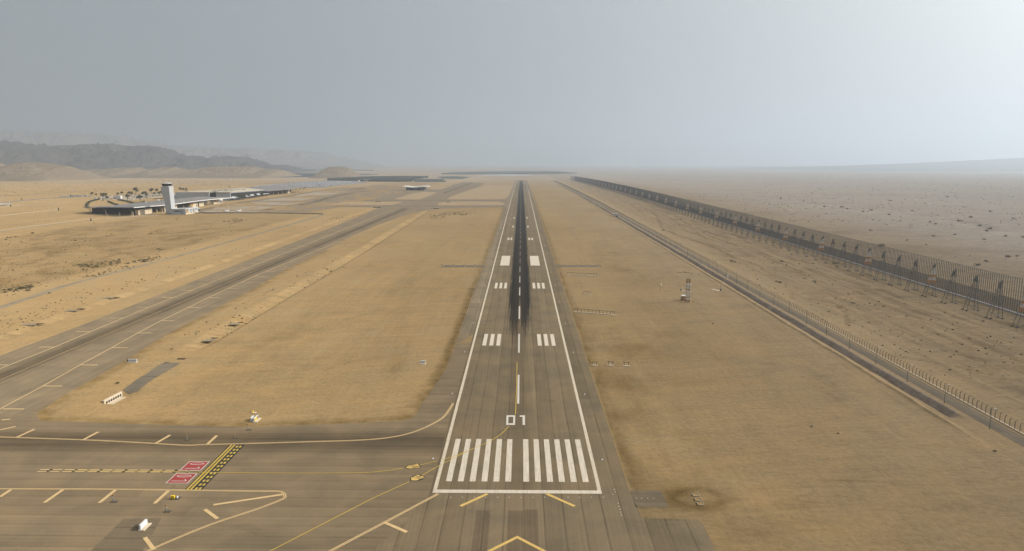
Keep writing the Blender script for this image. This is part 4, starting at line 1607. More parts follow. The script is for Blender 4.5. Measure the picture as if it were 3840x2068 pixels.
def sign_board(label, p, rz, L, Hh, front, group=None, th=.35, base=True):
    t = thing('taxiway_sign', label, 'sign', (p.x, p.y, p.z), rz, group)
    if base:
        MB().box((0, -.35, .10), (L + .6, 1.5, .22)).build('base', CONCR, t)
    MB().box((0, 0, .25 + Hh / 2), (L, th, Hh)).build('panel', front, t)
    MB().box((-L / 2 - .04, 0, .25 + Hh / 2), (.1, th + .08, Hh + .1)).box((L / 2 + .04, 0, .25 + Hh / 2), (.1, th + .08, Hh + .1)).box((0, 0, .3 + Hh), (L, th + .08, .1)).build('panel_frame', WHITE, t)
    return t


p = (G(527, 1988) + G(549, 1970)) / 2
t = sign_board('plain white sign board on its dark paved pad', Vector((p.x, p.y, .04)), math.pi / 2, 3.0, 1.05, mat('bright_panel', (.66, .66, .66), .6, .03))
p0_, p1_ = G(482, 1359), G(513, 1358.5)
t = sign_board('white backed sign of two panels with a black end on the sand by the taxiway', (p0_ + p1_) / 2, 0.0, 3.6, .95, mat('sign_back', (.42, .42, .44), .6, .05))
MB().box((-2.1, 0, .7), (.6, .4, .8)).build('end_box', BLACK, t)
p = G(1585.5, 1365)
sign_board('small grey backed sign with a white rim standing alone on the sand', p, 0.0, 2.0, 1.05, bpy.data.materials['sign_back'])
a = (G(950, 1585) + G(970, 1570)) / 2
t = sign_board('yellow and black sign facing the runway behind a white one', Vector((a.x, a.y, 0)), math.pi / 2, 3.5, 1.0, WHITE)
MB().box((-.5, -.19, .75), (2.2, .04, .85)).build('yellow_face', YELLOW, t)
MB().box((1.18, -.19, .75), (1.0, .04, .85)).build('black_face', BLACK, t)
wl = MB()
for xx in (-1.2, -.6, 0):
    wl.box((xx, -.22, .78), (.14, .03, .55)).box((xx + .13, -.22, .95), (.3, .03, .12))
wl.build('black_lettering', BLACK, t)
MB().box((1.18, -.22, .75), (.18, .03, .6)).build('yellow_lettering', YELLOW, t)
sign_board('white sign board standing just behind the yellow and black one', Vector((a.x - 1.3, a.y + .1, 0)), math.pi / 2, 2.1, 1.0, WHITE)
p = G(950, 1549)
t = thing('marker_block', 'small yellow marker on a square pale slab near the yellow sign', 'marker', (p.x, p.y, 0))
MB().box((.2, 0, .08), (1.5, 1.2, .18)).build('base', CONCR, t)
MB().box((-.2, 0, .45), (.35, .5, .6)).build('marker_body', YELLOW, t)
# guard lights and stop bar posts
for q_, lb in (((425, 1883), 'slim signal post on a dark plate beside the pale ticks, with a cable cover'), ((624, 1920), 'slim signal post with a long shadow behind the yellow guard light'), ((700, 1652), 'slim signal post on the shoulder north of the holding line'),
               ((930, 1613), 'slim signal post on the pavement edge near the yellow sign'), ((880, 1643), 'short signal post on the shoulder right by the holding line')):
    p = G(*q_)
    t = thing('signal_post', lb, 'signal', (p.x, p.y, .04), 0, None)
    hgt = .7 if 'short' in lb else 1.6
    MB().box((.25, 0, .03), (1.7, 1.1, .06)).build('plate', mat('dark_plate', (.07, .058, .042), .8), t)
    MB().tube((0, 0, 0), (0, 0, hgt), .075).tube((0, 0, 0), (.35, 0, hgt * .7), .05).build('post', GALV, t)
    MB().box((0, 0, hgt + .18), (.34, .3, .38)).build('lamp', OCHRE, t)
p = G(649, 1872)
t = thing('guard_light', 'yellow twin runway guard light on a dark plate', 'light', (p.x, p.y, .04))
MB().box((.5, .3, .03), (2.4, 1.6, .06)).build('plate', bpy.data.materials['dark_plate'], t)
MB().box((0, 0, .55), (.9, .5, .75)).build('housing', YELLOW, t)
for s in (-.22, .22):
    MB().lathe((s, -.27, .6), [(.16, -.02), (.16, .02)], 8).build('lens', BLACK, t)
MB().box((1.0, .3, .35), (.3, .5, .5)).build('cabinet', WHITE, t)
for q_ in ((412, 2022), (479, 2023)):
    pass
# ---- box culvert with round openings, at the taxiway bend
pa, pb = G(394, 1508), G(455, 1476)
d = pb - pa
L = d.length
cu = thing('culvert', 'pale concrete culvert headwall with six round openings at the bend', 'culvert', (pa.x, pa.y, -1.35), math.atan2(d.y, d.x))
q = MB()
q.box((L / 2, .35, .85), (L + 1.0, .7, 2.3))
q.build('headwall', CONCR, cu)
for i in range(7):
    q = MB()
    q.lathe((0, 0, 0), [(.52, 0), (.52, .04)], 14)
    q.v = [(v_[0] + L * (i + .7) / 7.2, -.02 - v_[2], v_[1] + .85) for v_ in q.v]
    q.build('opening', BLACK, cu)
MB().box((L / 2, -1.6, -.15), (L + .5, 3.4, .2)).build('apron_slab', CONCR, cu)
# drain inlets: dark slots with an asphalt apron
M_PIT = mat('pit_black', (.02, .018, .016), .9, .1)
di = 0
lbs = ['dark drain slot beside the broken asphalt chute', 'dark drain slot with a square paved apron, second up from the chute', 'dark drain slot with a small square apron, third up from the chute', 'dark drain slot with a square paved apron, third from the camera beyond the taxiway',
       'dark drain slot with a square paved apron, second from the camera beyond the taxiway', 'dark drain slot with a square paved apron, closest to the camera beyond the taxiway']
for (px, py, w_), ap, lb in zip(((680, 1347.5, 9), (804, 1269.5, 9), (903, 1211, 8), (437, 1116.5, 9), (305, 1159.5, 10), (148, 1216, 10)), (None, (-20, 7, 8), (-22, 4, 8), (-30, 2, 11), (-34, 6, 11), (-38, 2, 13)), lbs):
    p = G(px, py)
    t = thing('drain_inlet', lb, 'drain', (p.x, p.y, 0))
    MB().box((0, 0, .12), (w_ * .36, 1.1, .2)).build('slot', M_PIT, t)
    MB().box((0, .85, .1), (w_ * .42, .5, .25)).build('headwall', OCHRE, t)
    if ap:
        a = G(px + ap[0], py + ap[1])
        MB().box((a.x - p.x, a.y - p.y, .05), (ap[2] * .6, 5.0, .12), .1).build('paved_apron', M_SROAD, t)
for (px, py, wpx, lb) in ((1418, 757.5, 30, 'dark culvert mouth in the sand island between the two cross taxiways'), (1413, 779.3, 38, 'dark culvert mouth just south of the cross taxiways'), (1636, 784.2, 30, 'dark culvert mouth at the head of the drain by the crossing'),
                          (1680, 759, 22, 'dark culvert mouth in the small island east of the taxiway'), (1680, 698, 10, 'far dark culvert mouth beyond the fire station')):
    p = G(px, py)
    k2 = mpp(p)
    t = thing('culvert_mouth', lb, 'culvert', (p.x, p.y, Z(p.y)))
    MB().box((0, 0, .4), (wpx * k2 * .7, 2.2, .9)).build('opening', M_PIT, t)
    MB().box((-wpx * k2 * .42, 0, .7), (1.4, 2.0, 1.6)).box((0, 1.5, .6), (wpx * k2 * .9, .7, 1.4)).build('headwall', CONCR, t)
# broken asphalt chute lying in the drain
ch = A([(461, 1464), (480, 1450), (520, 1420), (552, 1402), (575, 1385), (600, 1368), (622, 1358), (645, 1363), (675, 1362), (668, 1370), (640, 1386), (590, 1415), (555, 1437), (538, 1452), (518, 1464), (490, 1469)])
cm = bmesh.new()
vv = []
tri = tessellate_polygon([[Vector((x_, y_, 0)) for x_, y_ in ch]])
for x_, y_ in ch:
    vv.append(cm.verts.new((x_, y_, 0)))
for t3 in tri:
    cm.faces.new([vv[i] for i in t3])
bmesh.ops.subdivide_edges(cm, edges=cm.edges[:], cuts=7, use_grid_fill=True)
bmesh.ops.triangulate(cm, faces=cm.faces[:])
for v_ in cm.verts:
    v_.co.z = HZ(v_.co.x, v_.co.y) + .16
cm.normal_update()
for f in cm.faces:
    if f.normal.z < 0:
        f.normal_flip()
me = bpy.data.meshes.new('asphalt_chute')
cm.to_mesh(me)
cm.free()
me.materials.append(asphalt_mat('chute_asphalt', 'y', 0, None, False, (0.158, 0.135, 0.100), 20))
o = bpy.data.objects.new('drainage_chute', me)
C.objects.link(o)
o['kind'] = 'structure'
# ================================================================ TERMINAL
WALL_W = mat('white_cladding', (0.37, 0.385, 0.405), 0.9, .04, .15)
WALL_G = mat('grey_cladding', (0.36, 0.38, 0.41), 0.8, .05, .12)
ROOF_G = mat('grey_roof_sheet', (0.20, 0.19, 0.182), 0.85, .07, .1, 0.0, .08)
ROOF_P = mat('pale_roof_sheet', (0.42, 0.37, 0.285), 0.9, .06, .1, 0.0, .08)
STONE = mat('beige_stone_cladding', (0.56, 0.47, 0.345), 0.9, .08, .2)
GLASS = mat('dark_glass', (0.018, 0.019, 0.021), 0.6, .2, .2, 0.0, .06)
GLASSB = mat('blue_grey_glass', (0.055, 0.065, 0.078), 0.5, .2, .2, 0.0, .2)
TIMBER = mat('ochre_panel', (0.34, 0.215, 0.075), 0.8, .1, .3)
LEAF = [mat('olive_leaves', (0.080, 0.080, 0.036), 0.9, .35, .8), mat('dusty_leaves', (0.115, 0.102, 0.050), 0.9, .35, .8), mat('dark_leaves', (0.055, 0.060, 0.034), 0.9, .3, .8)]
DRY = mat('dry_scrub', (0.130, 0.098, 0.052), 0.95, .35, 1.2)
BARK = mat('bark', (0.12, 0.085, 0.055), 0.9, .2, 2.0)

# ---- control tower
se = G(645, 806)
ct = thing('control_tower', 'tall white control tower flaring upwards to a dark glazed cab', 'tower', (se.x, se.y, Z(se.y)))
zk = mpp(se) / math.cos(PITCH)


def sect(z, wx_, y0_, y1_):
    return [(-wx_, y0_, z), (0, y0_, z), (0, y1_, z), (-wx_, y1_, z)]


q = MB()
zt = 103.2 * zk
q.ring([sect(0, 9.9, 0, 12), sect(21.3, 9.7, -1.6, 12), sect(34.0, 12.9, -2.6, 12), sect(zt, 13.2, -3.4, 12.2)])
q.build('shaft', WALL_W, ct)
MB().box((-6.4, 3.6, zt + .45), (9.5, 10.0, .9)).build('roof_slab', WHITE, ct)
cxx, cyy = -6.4, 3.4
cab = MB()
z0 = zt + .9
cab.ring([[(cxx + r_ * math.cos(a * math.pi / 4 + .39), cyy + r_ * math.sin(a * math.pi / 4 + .39), zz) for a in range(8)] for r_, zz in ((6.2, z0), (7.9, z0 + 4.0))])
cab = cab.build('cab', GLASS, ct)
for a in range(8):
    an = a * math.pi / 4 + .39
    MB().bar((cxx + 6.3 * math.cos(an), cyy + 6.3 * math.sin(an), z0), (cxx + 8.0 * math.cos(an), cyy + 8.0 * math.sin(an), z0 + 4.0), .2).build('window_bar', GREYST, cab)
MB().lathe((cxx, cyy, z0 + 4.0), [(8.3, 0), (8.3, .55), (7.6, .8), (1, .9)], 8).build('cab_roof', WHITE, ct)
MB().lathe((cxx + 3.3, cyy - 2, z0 + 4.8), [(.9, 0), (.9, 1.6), (.5, 2.3), (.05, 2.5)], 8).build('radome', WHITE, ct)
q = MB()
for dx, dy, hh_ in ((-4.6, -3, 6.2), (-2.6, -4, 6.6), (4.2, -3, 6.0), (2.6, 2, 6.0), (-4.6, 2, 6.0)):
    q.bar((cxx + dx, cyy + dy, z0 + 4.6), (cxx + dx, cyy + dy, z0 + 4.6 + hh_), .16)
q.bar((cxx - 4.6, cyy - 3, z0 + 10.6), (cxx - 4.6, cyy + 2, z0 + 10.6), .12).bar((cxx + 4.2, cyy - 3, z0 + 10.4), (cxx + 2.6, cyy + 2, z0 + 10.4), .12).bar((cxx - 4.6, cyy - 3, z0 + 10.5), (cxx - 2.6, cyy - 4, z0 + 10.5), .12)
q.build('antenna', OCHRE, ct)
# shield emblem on the east face
q = MB()
q.add([(0.06, 6.2, zt - 3.4), (0.06, 10.2, zt - 3.4), (0.06, 10.2, zt - 6.6), (0.06, 8.2, zt - 8.8), (0.06, 6.2, zt - 6.6), (0.0, 6.2, zt - 3.4), (0.0, 10.2, zt - 3.4), (0.0, 10.2, zt - 6.6), (0.0, 8.2, zt - 8.8), (0.0, 6.2, zt - 6.6)],
      [(0, 1, 2, 3, 4), (9, 8, 7, 6, 5), (0, 5, 6, 1), (1, 6, 7, 2), (2, 7, 8, 3), (3, 8, 9, 4), (4, 9, 5, 0)])
q.build('emblem', mat('emblem_gold', (.46, .36, .20), .7, .1), ct)
MB().box((-5.0, -.06, 4.6), (9.2, .2, 6.4)).build('entrance_glazing', GLASS, ct)

# ---- tower annex
ax = thing('tower_annex', 'low white and grey office block at the foot of the control tower', 'building', (se.x + .1, se.y, Z(se.y)))
q = MB()
q.prism([(0.3, 0), (22.5, 0), (22.5, 46), (6, 46), (0.3, 13)], 0, 8.8)
q.build('wall', WALL_W, ax)
MB().prism([(0.1, -.5), (23.0, -.5), (23.0, 46.6), (5.6, 46.6), (0.1, 12.9)], 8.8, 9.5).build('roof', WHITE, ax)
MB().box((13, 24, 9.6), (12, 34, .3)).build('roof_deck', ROOF_G, ax)
MB().box((9.0, -.08, 5.6), (9.5, .2, 2.0)).build('window', GLASSB, ax)
MB().box((16.2, -.06, 4.4), (.7, .2, 8.6)).build('downpipe', BLACK, ax)
MB().box((22.6, 23, 1.4), (.3, 46, 2.6)).build('stone_base', STONE, ax)
MB().box((22.62, 5, 5.0), (.2, 8, 4.5)).build('ochre_panel', TIMBER, ax)
for yy_, zz, L in ((19, 6.6, 7), (19, 2.6, 6), (38, 6.8, 6), (6, 7.9, 6)):
    MB().box((22.7, yy_, zz), (.2, L, 1.0)).build('window', GLASS, ax)
MB().box((22.7, 29, 4.6), (.24, 3.6, 7)).build('doorway', mat('grey_brown_panel', (.2, .17, .14), .8), ax)
MB().box((17, 48.5, 4.6), (11, 5, 4.0)).build('glazed_end', GLASS, ax)
MB().box((17, 49, 7.0), (13, 7, .5)).build('canopy', WHITE, ax)


def roof_sheet(pts_top, th):
    """pitched roof plate from 3-D outline points (relative), with thickness; fan from centroid"""
    q_ = MB()
    n = len(pts_top)
    c_ = sum((Vector(p_) for p_ in pts_top), Vector()) / n
    up = [c_] + [Vector(p_) for p_ in pts_top]
    dn = [v_ - Vector((0, 0, th)) for v_ in up]
    fs = []
    for i in range(n):
        j = (i + 1) % n
        fs += [(0, i + 1, j + 1), (n + 1, n + 2 + j, n + 2 + i), (i + 1, n + 2 + i, n + 2 + j, j + 1)]
    return q_.add(up + dn, fs)


def tree_column(parent, x, y, h):
    q_ = MB()
    q_.tube((x, y, 0), (x, y, h * .52), .75, .55, 8)
    q_.build('column_trunk', STONE, parent)
    q_ = MB()
    for a in range(6):
        an = a * math.pi / 3
        q_.tube((x, y, h * .5), (x + 5.5 * math.cos(an), y + 5.5 * math.sin(an), h), .22, .16, 5)
    q_.build('column_branch', GREYST, parent)


# ---- south concourse: one big sagging roof over set-back rooms
o0 = G(494, 812)
so = thing('south_concourse', 'long concourse under a sagging grey roof on branching columns behind the control tower', 'building', (o0.x, o0.y, Z(o0.y)))
rp = [(-118, 78, 9.5), (-112, 60, 10.6), (8, -8, 14.6), (6, 98, 11.8), (6, 128, 11.6), (6, 222, 12.2), (9, 318, 11.6), (16, 372, 10.8), (-14, 268, 17.5), (-104, 262, 8.8), (-108, 190, 8.4), (-112, 128, 8.2)]
rf = roof_sheet(rp, .7).build('roof', ROOF_G, so)
q = MB()
for a, b_ in zip(rp[2:7], rp[3:8]):
    a, b_ = Vector(a), Vector(b_)
    q.bar(a + Vector((.5, 0, -.3)), b_ + Vector((.5, 0, -.3)), 1.3)
q.build('fascia', WHITE, rf)
for (px, py, w_) in ((550, 761.5, 20), (655, 752, 26), (690, 747, 30), (735, 742, 22)):
    p = G(px, py, 12.0) - so.location
    MB().box((p.x, p.y, 12.9), (3.2, w_, .9), .15).build('skylight', GLASSB, rf)
for (px, py) in ((592, 753), (680, 747), (543, 762)):
    p = G(px, py, 12.2) - so.location
    MB().box((p.x, p.y, 13.2), (4, 5, 1.2)).build('roof_plant', WHITE, rf)
MB().box((-52, 56, 5.2), (80, 14, 8.6)).build('south_glazing', GLASS, so)
MB().box((-60, 200, 4.2), (64, 280, 8.4)).build('core_wall', mat('shaded_brown_wall', (.05, .044, .038), .8, .15, .1), so)  # wall colour darkened to give the shade in the gaps between rooms
for x_, yy_, L, D_, m_ in ((-3.2, 44, 44, 5, STONE), (-5.5, 116, 16, 9, STONE), (-5.5, 150, 10, 9, STONE), (-5.5, 224, 26, 9, STONE), (-6, 254, 20, 10, STONE), (-5, 333, 44, 8, STONE)):
    MB().box((x_, yy_, 4.4), (D_, L, 8.8)).build('stone_room', m_, so)
MB().box((-.85, 212, 5.4), (.3, 10, 6.5)).build('ochre_panel', TIMBER, so)
MB().box((-.85, 322, 6.0), (.3, 18, 5.2)).build('ochre_panel', TIMBER, so)
MB().box((-.85, 344, 6.0), (.3, 14, 5.2)).build('white_panel', WHITE, so)
for yy_ in (106, 232, 158):
    MB().box((-.85, yy_, 2.0), (.3, 3, 2.6)).build('door', GLASS, so)
for x_, y_ in ((0, 4), (-58, 30), (-104, 64), (1, 78), (1, 96), (1, 176), (1, 200), (1, 278), (1, 292), (1, 304)):
    hz = 13.0 if y_ < 60 else 11.2
    tree_column(so, x_, y_, hz)

# ---- main hall: two pale prisms with a dark recess
o1 = G(866, 754)
mh = thing('terminal_hall', 'main terminal hall of two grey clad blocks under a pale folded roof', 'building', (o1.x, o1.y, Z(o1.y)))
MB().add([(-32, 0, 0), (-1.5, 0, 0), (-12, 228, 0), (-118, 228, 0), (-118, 30, 0), (-32, 30, 0), (-32, 0, 18), (0, 0, 18), (-10, 228, 13.4), (-118, 228, 15), (-118, 30, 18), (-32, 30, 18)],
         [(5, 4, 3, 2, 1, 0), (6, 7, 8, 9, 10, 11), (0, 1, 7, 6), (1, 2, 8, 7), (2, 3, 9, 8), (3, 4, 10, 9), (4, 5, 11, 10), (5, 0, 6, 11)]).build('hall_wall', WALL_G, mh)
MB().box((-84, 17, 9), (74, 34, 18)).build('south_block', WALL_G, mh)
MB().box((-39.5, 15, 9), (15, 24, 17.6)).build('recess_glazing', GLASS, mh)
MB().box((-136, 40, 6), (34, 50, 12)).build('low_wing', WALL_G, mh)
MB().add([(-122, 2, 18.05), (-46, -2, 18.05), (-46, 24, 18.05), (-33, 24, 18.05), (-33, -2, 18.05), (1, -2, 18.05), (-9, 232, 13.6), (-60, 232, 19.5), (-121, 232, 15.2), (-122, 2, 18.8), (-46, -2, 18.8), (-46, 24, 18.8), (-33, 24, 18.8), (-33, -2, 18.8), (1, -2, 18.8), (-9, 232, 14.3), (-60, 232, 20.2), (-121, 232, 15.9)],
         [(0, 8, 7, 6, 5, 4, 3, 2, 1), (9, 10, 11, 12, 13, 14, 15, 16, 17)] + [(i, (i + 1) % 9, (i + 1) % 9 + 9, i + 9) for i in range(9)]).build('roof', ROOF_P, mh)
MB().add([(-.2, 3, 2.2), (-10.2, 224, 1.6), (-9.4, 224, 12.4), (.35, 3, 16.6), (-1.4, 3, 2.2), (-11.4, 224, 1.6), (-10.6, 224, 12.4), (-.9, 3, 16.6)], [(0, 1, 2, 3), (7, 6, 5, 4), (0, 4, 5, 1), (1, 5, 6, 2), (2, 6, 7, 3), (3, 7, 4, 0)]).build('east_glazing', GLASS, mh)
MB().add([(.45, 4, 7.0), (-9.7, 222, 6.0), (-9.7, 222, 7.4), (.45, 4, 9.0), (.1, 4, 7.0), (-10.0, 222, 6.0), (-10.0, 222, 7.4), (.1, 4, 9.0)], [(0, 1, 2, 3), (7, 6, 5, 4), (0, 4, 5, 1), (1, 5, 6, 2), (2, 6, 7, 3), (3, 7, 4, 0)]).build('glazing_band', WALL_G, mh)
MB().add([(-2, -4, 5.2), (9, -6, 5.6), (2, 236, 5.2), (-12, 236, 5.0), (-2, -4, 5.9), (9, -6, 6.3), (2, 236, 5.9), (-12, 236, 5.7)], [(3, 2, 1, 0), (4, 5, 6, 7), (0, 1, 5, 4), (1, 2, 6, 5), (2, 3, 7, 6), (3, 0, 4, 7)]).build('canopy', WHITE, mh)
for i in range(8):
    MB().box((-60 + (i % 2) * 26, 60 + i // 2 * 34, 19.2), (10, 16, .8), .2).build('skylight', GLASSB, mh)

# ---- north concourse
o2 = G(994, 736)
no = thing('north_concourse', 'grey roofed concourse on thin branching columns beyond the main hall', 'building', (o2.x, o2.y, Z(o2.y)))
L_ = G(1140, 720.5) - o2
rp = [(-60, 4, 13), (8, -6, 12.5), (8 + L_.x * .6, L_.y * .55, 11.4), (6 + L_.x * 1.1, L_.y * 1.1, 14.5), (-70 + L_.x, L_.y * 1.0, 17), (-100, L_.y * .7, 15), (-100, 60, 14)]
rf = roof_sheet(rp, .8).build('roof', ROOF_G, no)
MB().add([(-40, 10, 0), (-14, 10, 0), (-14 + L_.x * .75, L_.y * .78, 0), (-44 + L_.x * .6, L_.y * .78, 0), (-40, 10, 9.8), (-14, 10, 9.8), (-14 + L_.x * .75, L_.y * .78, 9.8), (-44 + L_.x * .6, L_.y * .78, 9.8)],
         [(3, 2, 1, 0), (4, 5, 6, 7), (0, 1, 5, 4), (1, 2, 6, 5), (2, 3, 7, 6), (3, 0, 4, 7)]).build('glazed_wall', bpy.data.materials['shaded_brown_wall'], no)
for t_ in (.62,):
    MB().box((-8 + L_.x * t_, L_.y * t_, 5), (9, 14, 10)).build('stone_room', STONE, no)
for i in range(9):
    tree_column(no, L_.x * (.08 + i * .115), L_.y * (.08 + i * .115), 11.6)

# ---- fire station by the taxiway
o3 = G(1520, 714.5)
o4 = G(1601, 714.5)
fs_ = thing('fire_station', 'small dark glazed station with a wavy pale roof beside the parallel taxiway', 'building', (o3.x, o3.y, Z(o3.y)))
W_ = (o4 - o3).length
MB().box((W_ * .46, 20, 4.2), (W_ * .86, 34, 8.4)).build('wall', GLASSB, fs_)
q = MB()
R1, R2 = [], []
for i in range(13):
    x_ = -8 + (W_ + 14) * i / 12
    z_ = 10.2 + 1.5 * math.cos(i * .62)
    R1.append([(x_, -4, z_), (x_, 44, z_ + 1.5), (x_, 44, z_ + .7), (x_, -4, z_ - .8)])
q.ring(R1)
q.build('roof', mat('station_roof', (.52, .50, .46), .7, .05, .1), fs_)
for i in range(5):
    MB().box((W_ * (.12 + .17 * i), 2.9, 3.2), (W_ * .11, .3, 5.6)).build('garage_door', GLASS if i % 2 else GREYST, fs_)
MB().box((W_ * 1.03, 8, 9), (1.0, 1.0, 18)).build('mast', CONCR, fs_)
MB().box((W_ * .9, -2, 2.0), (3, 2.4, 2.4)).build('cabinet', WHITE, fs_)

# ---- water tanks and canopy by the grove
for (px, py), lb in (((1345, 682.5), 'round pale water tank, the one without a canopy, before the dark grove'), ((1373, 683), 'round pale water tank under a thin white canopy before the dark grove')):
    p = G(px, py)
    t = thing('water_tank', lb, 'tank', p)
    MB().lathe((0, 0, 0), [(5.6, 0), (5.6, 6.6), (5.2, 7.4), (1, 8.0)], 18).build('tank_shell', CONCR, t)
    MB().lathe((0, 0, 3.2), [(6.6, 0), (6.6, .5), (5.7, .5)], 18).build('walkway', WHITE, t)
    if 'under' in lb:
        MB().box((3, 0, 11.4), (34, 12, .5)).build('canopy', WHITE, t)
        for x_ in (-10, 16):
            MB().tube((x_, 0, 0), (x_, 0, 11.3), .3).build('canopy_post', GREYST, t)
for (px, py, h_), lb in (((1518, 680.5, 25), 'thin radio mast, slightly shorter, standing before the dark grove'), ((1533.5, 682, 26), 'thin radio mast with a white box at its foot before the dark grove'), ((1640, 695, 8), 'short pole near the sand islands beyond the station')):
    p = G(px, py)
    t = thing('radio_mast', lb, 'mast', p)
    hh_ = h_ * mpp(p)
    MB().tube((-.6, 0, 0), (0, 0, hh_), .22, .12, 4).tube((.6, 0, 0), (0, 0, hh_), .22, .12, 4).tube((0, .9, 0), (0, 0, hh_), .22, .12, 4).build('mast_frame', GALV, t)
    if 'white box' in lb:
        MB().box((0, 0, 2.6), (3.4, 3.4, 5.2)).build('equipment_box', WHITE, t)

# ---- apron flood masts
fm = thing('flood_mast', '', 'mast', (0, 0, 0), 0, 'flood masts around the apron')
q = MB()
for i in range(5):
    q.cur = i % 2
    q.tube((0, 0, 2.6 * i), (0, 0, 2.6 * (i + 1)), .30 - .03 * i, .27 - .03 * i, 6)
q.build('pole', [WHITEP, OCHRE], fm)
MB().box((0, 0, 13.2), (1.8, .6, .5)).build('lamp_head', WHITEP, fm)
MB().box((0, 0, .3), (1.8, 1.8, .7)).build('base', CONCR, fm)
n_ = 0
for grp, lst in (('in the row along the southern apron edge', ((867, 799), (964.6, 800), (1173.6, 792), (1215, 782.5), (1245, 776), (1279, 768), (1326.6, 756))), ('standing out on the concrete bays', ((918, 777.5), (1008.6, 778.5), (812.6, 778.5))),
                 ('in the row by the upper cross taxiway', ((1446.5, 748.5), (1466, 741), (1477, 739), (1498, 731.5), (1513, 727.8))), ('in the row along the terminal road', ((1014.5, 744), (1058, 738), (1120, 729.4), (1172.7, 722.3), (1196, 712.5), (975.6, 752), (926.5, 757), (885, 756)))):
    for q_ in lst:
        o = fm if n_ == 0 else copy_tree(fm)
        p = G(*q_)
        o.location = p
        o.scale = (1, 1, 1.0)
        o['label'] = 'banded flood mast ' + grp
        n_ += 1

# ---- slim light poles south-west of the terminal
lp = thing('light_pole', '', 'light pole', (0, 0, 0), 0, 'slim light poles west of the tower')
MB().tube((0, 0, 0), (0, 0, 9.2), .26, .20, 5).build('pole', CONCR, lp)
MB().box((.5, 0, 9.2), (1.4, .3, .18)).build('lamp_head', CONCR, lp)
n_ = 0
for lb, lst in (('slim pale light pole on the open sand by the low wall near the small aeroplane', ((20, 807), (84, 801.5), (126.6, 797.5), (182.5, 791.5), (235, 787.5), (9.3, 776.5), (70.6, 772), (130, 769.5), (186, 769), (199, 765.5), (258.5, 765), (136, 765.5), (81, 765.5))),
                ('slim pale light pole on the road behind the small aeroplane', ((68, 757.5), (100.6, 753.5), (175.5, 744.5), (213.5, 743.5), (26, 762), (6, 752), (48, 750), (250, 737), (288, 733), (322, 731), (356, 728))),
                ('slim pale light pole beside the patrol road leading to the tower', ((405, 825.5), (450, 819), (493, 814.2), (558.6, 808.4), (571, 806.5))),
                ('slim pale light pole among the trees of the near car park', ((378, 748), (420, 745), (466, 742), (510, 752), (556, 746), (588, 742), (604, 736), (640, 732), (665, 729), (690, 727), (332, 783))),
                ('slim pale light pole over the far car storage lot', ((842, 705), (870, 702), (905, 700.5), (945, 698), (980, 695), (1012, 692), (1050, 690), (1075, 688), (1100, 694), (1135, 700), (1180, 706), (1206, 701), (1229, 699), (1254, 695), (1280, 694), (1310, 689)))):
    for q_ in lst:
        o = lp if n_ == 0 else copy_tree(lp)
        o.location = G(*q_)
        o['label'] = lb
        n_ += 1
# dark marker pillars
for i, (q_, lb) in enumerate((((81.5, 753.5), 'dark pillar farthest along the road behind the small aeroplane'), ((40.7, 777), 'dark pillar beside the tail of the small aeroplane'), ((220, 790), 'dark pillar on the sand at the end of the low wall'), ((341.5, 830), 'dark pillar at the fence beside the patrol road'),
                              ((265, 739), 'dark pillar by the car row near the highway'), ((386, 755), 'dark pillar by the hedge'), ((860, 704), 'dark pillar beside the hall roof near the highway'))):
    p = G(*q_)
    hh_ = 9.2 * mpp(p)
    t = thing('dark_pillar', lb, 'pillar', p)
    MB().box((0, 0, hh_ / 2), (1.3, 1.3, hh_)).build('shaft', STEEL, t)
    MB().box((0, 0, hh_ + .2), (1.6, 1.6, .4)).build('cap', STEEL, t)

# ---- walls and fences on the west side


def long_wall(name, label, pts, h_, th, m_, cat='wall'):
    """low wall following ground points"""
    q_ = MB()
    P_ = [G(*p_) for p_ in pts]
    o_ = P_[0].copy()
    for a, b_ in zip(P_[:-1], P_[1:]):
        d_ = (b_ - a).normalized()
        n2_ = Vector((-d_.y, d_.x, 0)) * th / 2
        A_ = [a + n2_, a - n2_, b_ - n2_, b_ + n2_]
        q_.add([p_ - o_ - Vector((0, 0, .3)) for p_ in A_] + [p_ - o_ + Vector((0, 0, h_)) for p_ in A_], [(3, 2, 1, 0), (4, 5, 6, 7), (0, 1, 5, 4), (1, 2, 6, 5), (2, 3, 7, 6), (3, 0, 4, 7)])
    ob = q_.build(name, m_, None, o_)
    return tag(ob, label, cat)


PALEW = mat('pale_wall', (.36, .29, .20), .9, .08, .1)
long_wall('low_wall', 'long low pale wall on the sand in front of the small aeroplane', [(-120, 826), (0, 811.5), (100, 800.5), (180, 792), (222, 788.5)], 1.0, .35, PALEW)
long_wall('low_wall', 'long low pale wall on the sand just behind the row before the aeroplane', [(-100, 785), (0, 778), (80, 772.5), (160, 769), (262, 764)], .9, .35, PALEW)
long_wall('low_wall', 'dark topped wall along the road passing behind the aeroplane', [(-100, 778), (0, 763), (60, 757.5), (135, 749), (200, 744), (300, 740)], 1.5, 1.2, mat('dark_wall', (.16, .15, .14), .8, .1, .1))
long_wall('low_wall', 'thin dark wall closing the southern edge of the apron', [(700, 800.5), (860, 800.6), (1000, 801), (1140, 803), (1212, 804.5)], 1.5, .5, mat('dark_wall', (.16, .15, .14), .8))
long_wall('low_wall', 'pale kerb wall beside the patrol road running up to the tower', [(-100, 886), (0, 868), (150, 846.5), (300, 829), (420, 820), (520, 812), (600, 806)], .7, .35, PALEW)
ff = thing('wire_fence', 'thin wire fence of slim posts along the patrol road below the concourse', 'fence', G(0, 858))
P_ = [G(*q_) for q_ in ((-60, 868), (0, 858), (120, 842), (240, 828), (340, 818), (420, 811), (480, 806))]
n_ = 0
q = MB()
wq = MB()
